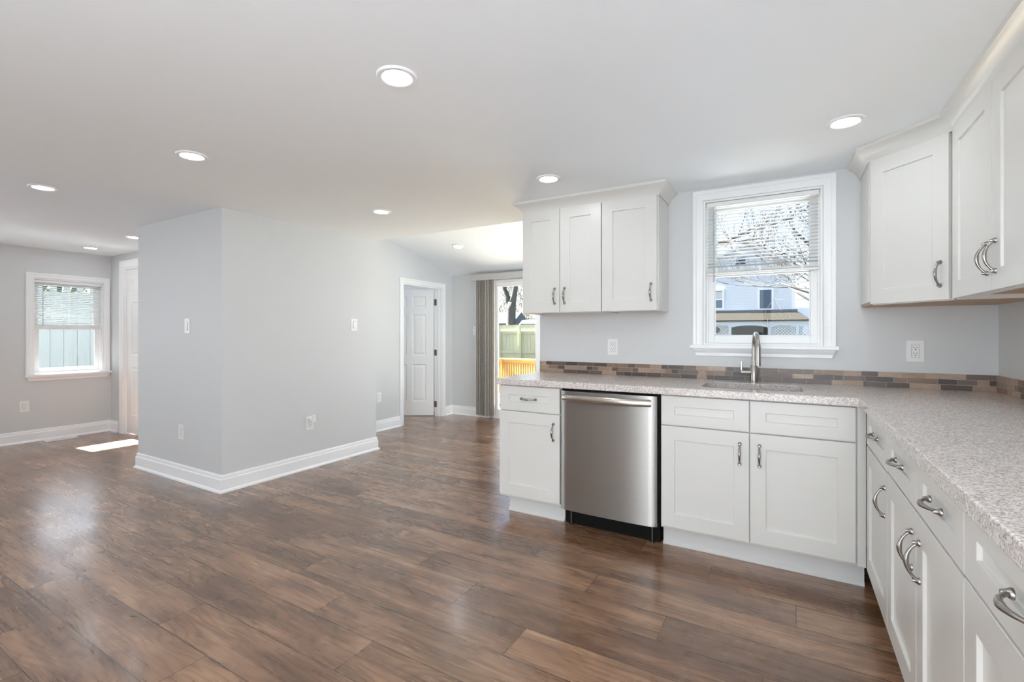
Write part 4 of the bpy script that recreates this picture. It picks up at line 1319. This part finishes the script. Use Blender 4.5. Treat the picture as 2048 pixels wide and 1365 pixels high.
# porch
MB().box(-6.2, 0.55, -0.25, -0.01, 2.52 + G0, 2.80 + G0).build('flashing', M['flash'], hs)
MB().add([(-6.6, -3.0, 1.98 + G0), (1.0, -3.0, 1.98 + G0), (0.62, -0.1, 2.58 + G0), (-6.6, -0.1, 2.58 + G0), (-6.6, -3.0, 2.06 + G0), (1.0, -3.0, 2.06 + G0), (0.62, -0.1, 2.64 + G0), (-6.6, -0.1, 2.64 + G0)],
         [(0, 1, 2, 3), (4, 5, 6, 7), (0, 1, 5, 4), (1, 2, 6, 5), (2, 3, 7, 6), (3, 0, 4, 7)]).build('porch_roof', M['shingle'], hs)
PY = -2.85
b = MB().box(-6.5, 0.92, PY - 0.04, PY + 0.06, 1.74 + G0, 1.99 + G0)
for x0a, x1a in ((-3.30, -1.25), (-1.08, 0.30), (0.36, 0.88)):
    N = 12
    top = 1.76 + G0; vs = []
    for i in range(N + 1):
        t = i / N
        dip = 0.16 - 0.14 * math.sin(PI * t)
        vs += [(x0a + (x1a - x0a) * t, PY - 0.03, top), (x0a + (x1a - x0a) * t, PY - 0.03, top - dip)]
    k = len(vs)
    vs += [(p[0], PY + 0.05, p[2]) for p in vs]
    fs = []
    for i in range(N):
        a = 2 * i
        fs += [(a, a + 2, a + 3, a + 1), (k + a, k + a + 1, k + a + 3, k + a + 2), (a + 1, a + 3, k + a + 3, k + a + 1)]
    b.add(vs, fs)
b.build('porch_frieze', M['siding'], hs)
for x in (-4.55, -3.36, -1.16, 0.32, 0.90):
    MB().box(x - 0.07, x + 0.07, PY - 0.06, PY + 0.08, 0, 1.76 + G0).build('porch_post', M['siding'], hs)
def lattice(x0, x1, z0, z1):
    mb = MB()
    s = 0.13; w = 0.03
    def clipseg(c, sg):
        # line z = sg*x + c clipped to the panel
        pts = []
        for x in (x0, x1):
            z = sg * x + c
            if z0 <= z <= z1: pts.append((x, z))
        for z in (z0, z1):
            x = (z - c) / sg
            if x0 < x < x1: pts.append((x, z))
        return pts[:2]
    for sg, yy in ((1, 0.0), (-1, 0.012)):
        lo = min(z0 - sg * x0, z0 - sg * x1) ; hi = max(z1 - sg * x0, z1 - sg * x1)
        c = lo
        while c < hi:
            p = clipseg(c, sg)
            if len(p) == 2:
                a, b2 = Vector((p[0][0], p[0][1])), Vector((p[1][0], p[1][1]))
                if (b2 - a).length > 0.02:
                    nn = Vector((-(b2 - a).y, (b2 - a).x)).normalized() * w / 2
                    q = [a + nn, b2 + nn, b2 - nn, a - nn]
                    mb.add([(v.x, PY + yy, v.y) for v in q] + [(v.x, PY + yy + 0.01, v.y) for v in q], [(0, 1, 2, 3), (4, 5, 6, 7), (0, 1, 5, 4), (1, 2, 6, 5), (2, 3, 7, 6), (3, 0, 4, 7)])
            c += s * 1.414
    mb.build('lattice_panel', M['trim'], hs)
lattice(-4.5, -3.42, 0.9, 1.76 + G0)
lattice(-1.10, 0.26, 0.9, 1.76 + G0)
lattice(0.38, 0.84, 0.9, 1.76 + G0)
MB().box(-6.4, 0.8, -0.9, -0.7, 0, 2.3).build('porch_screen', M['siding'], hs)
MB().box(-3.3, -1.22, -1.05, -0.92, 0, 2.3).build('porch_opening_dark', M['porchdark'], hs)  # dark slab standing for the shade inside the porch opening
MB().lathe([(0.02, 0.0), (0.19, 0.0), (0.20, -0.03), (0.02, -0.05)], (-4.15, PY - 0.03, 1.45 + G0), 20, 'Y').build('porch_ornament', M['porchdark'], hs)

# white-roofed garage right of the house
gr = empty('neighbour_garage', (0.9, 41.0, -0.6), 0, 'low building with sunlit white roof right of the pale house', 'garage')
MB().box(0.2, 8.2, 0.4, 6, 0, 1.9).build('wall', M['redroof'], gr)
MB().add([(-0.4, 0, 1.75), (8.6, 0, 1.75), (8.6, 3.2, 3.4), (-0.4, 3.2, 3.9), (8.6, 6.4, 1.75), (-0.4, 6.4, 1.75)], [(0, 1, 2, 3), (3, 2, 4, 5), (0, 3, 5), (1, 4, 2), (0, 5, 4, 1)]).build('roof', M['whiteroof'], gr)

# pale fence outside the far left window
nf = empty('pale_fence', (-11.6, -4.0, -0.6), 0, 'tall weathered white board fence outside the small left window', 'fence')
bd = MB()
yy = 0.0
r = random.Random(6)
while yy < 12:
    bd.box(0, 0.03, yy, yy + 0.185, 0.0, 2.52); yy += 0.19
bd.build('board_panel', M['neighbor'], nf)
lt = MB().box(-0.01, 0.04, 0, 12, 2.52, 2.58).box(-0.01, 0.04, 0, 12, 2.74, 2.80)
yy = 0.0
while yy < 12:
    lt.box(0.0, 0.03, yy, yy + 0.09, 2.58, 2.74); yy += 0.19
lt.build('lattice_top', M['neighbor'], nf)
hd = MB()
r = random.Random(12)
for k in range(2600):
    p = Vector((-12.6 + r.gauss(0, 0.25), r.uniform(-4, 8), r.uniform(-0.4, 2.4)))
    a = Vector((r.uniform(-1, 1), r.uniform(-1, 1), r.uniform(-1, 1))).normalized() * 0.13
    c = a.cross(Vector((r.uniform(-1, 1), r.uniform(-1, 1), r.uniform(-1, 1)))).normalized() * 0.07
    hd.add([p - a, p + c, p + a, p - c], [(0, 1, 2, 3)])
tag(hd.build('hedge', M['hedge']), 'dark green hedge behind the pale fence', 'hedge', None, 'stuff')
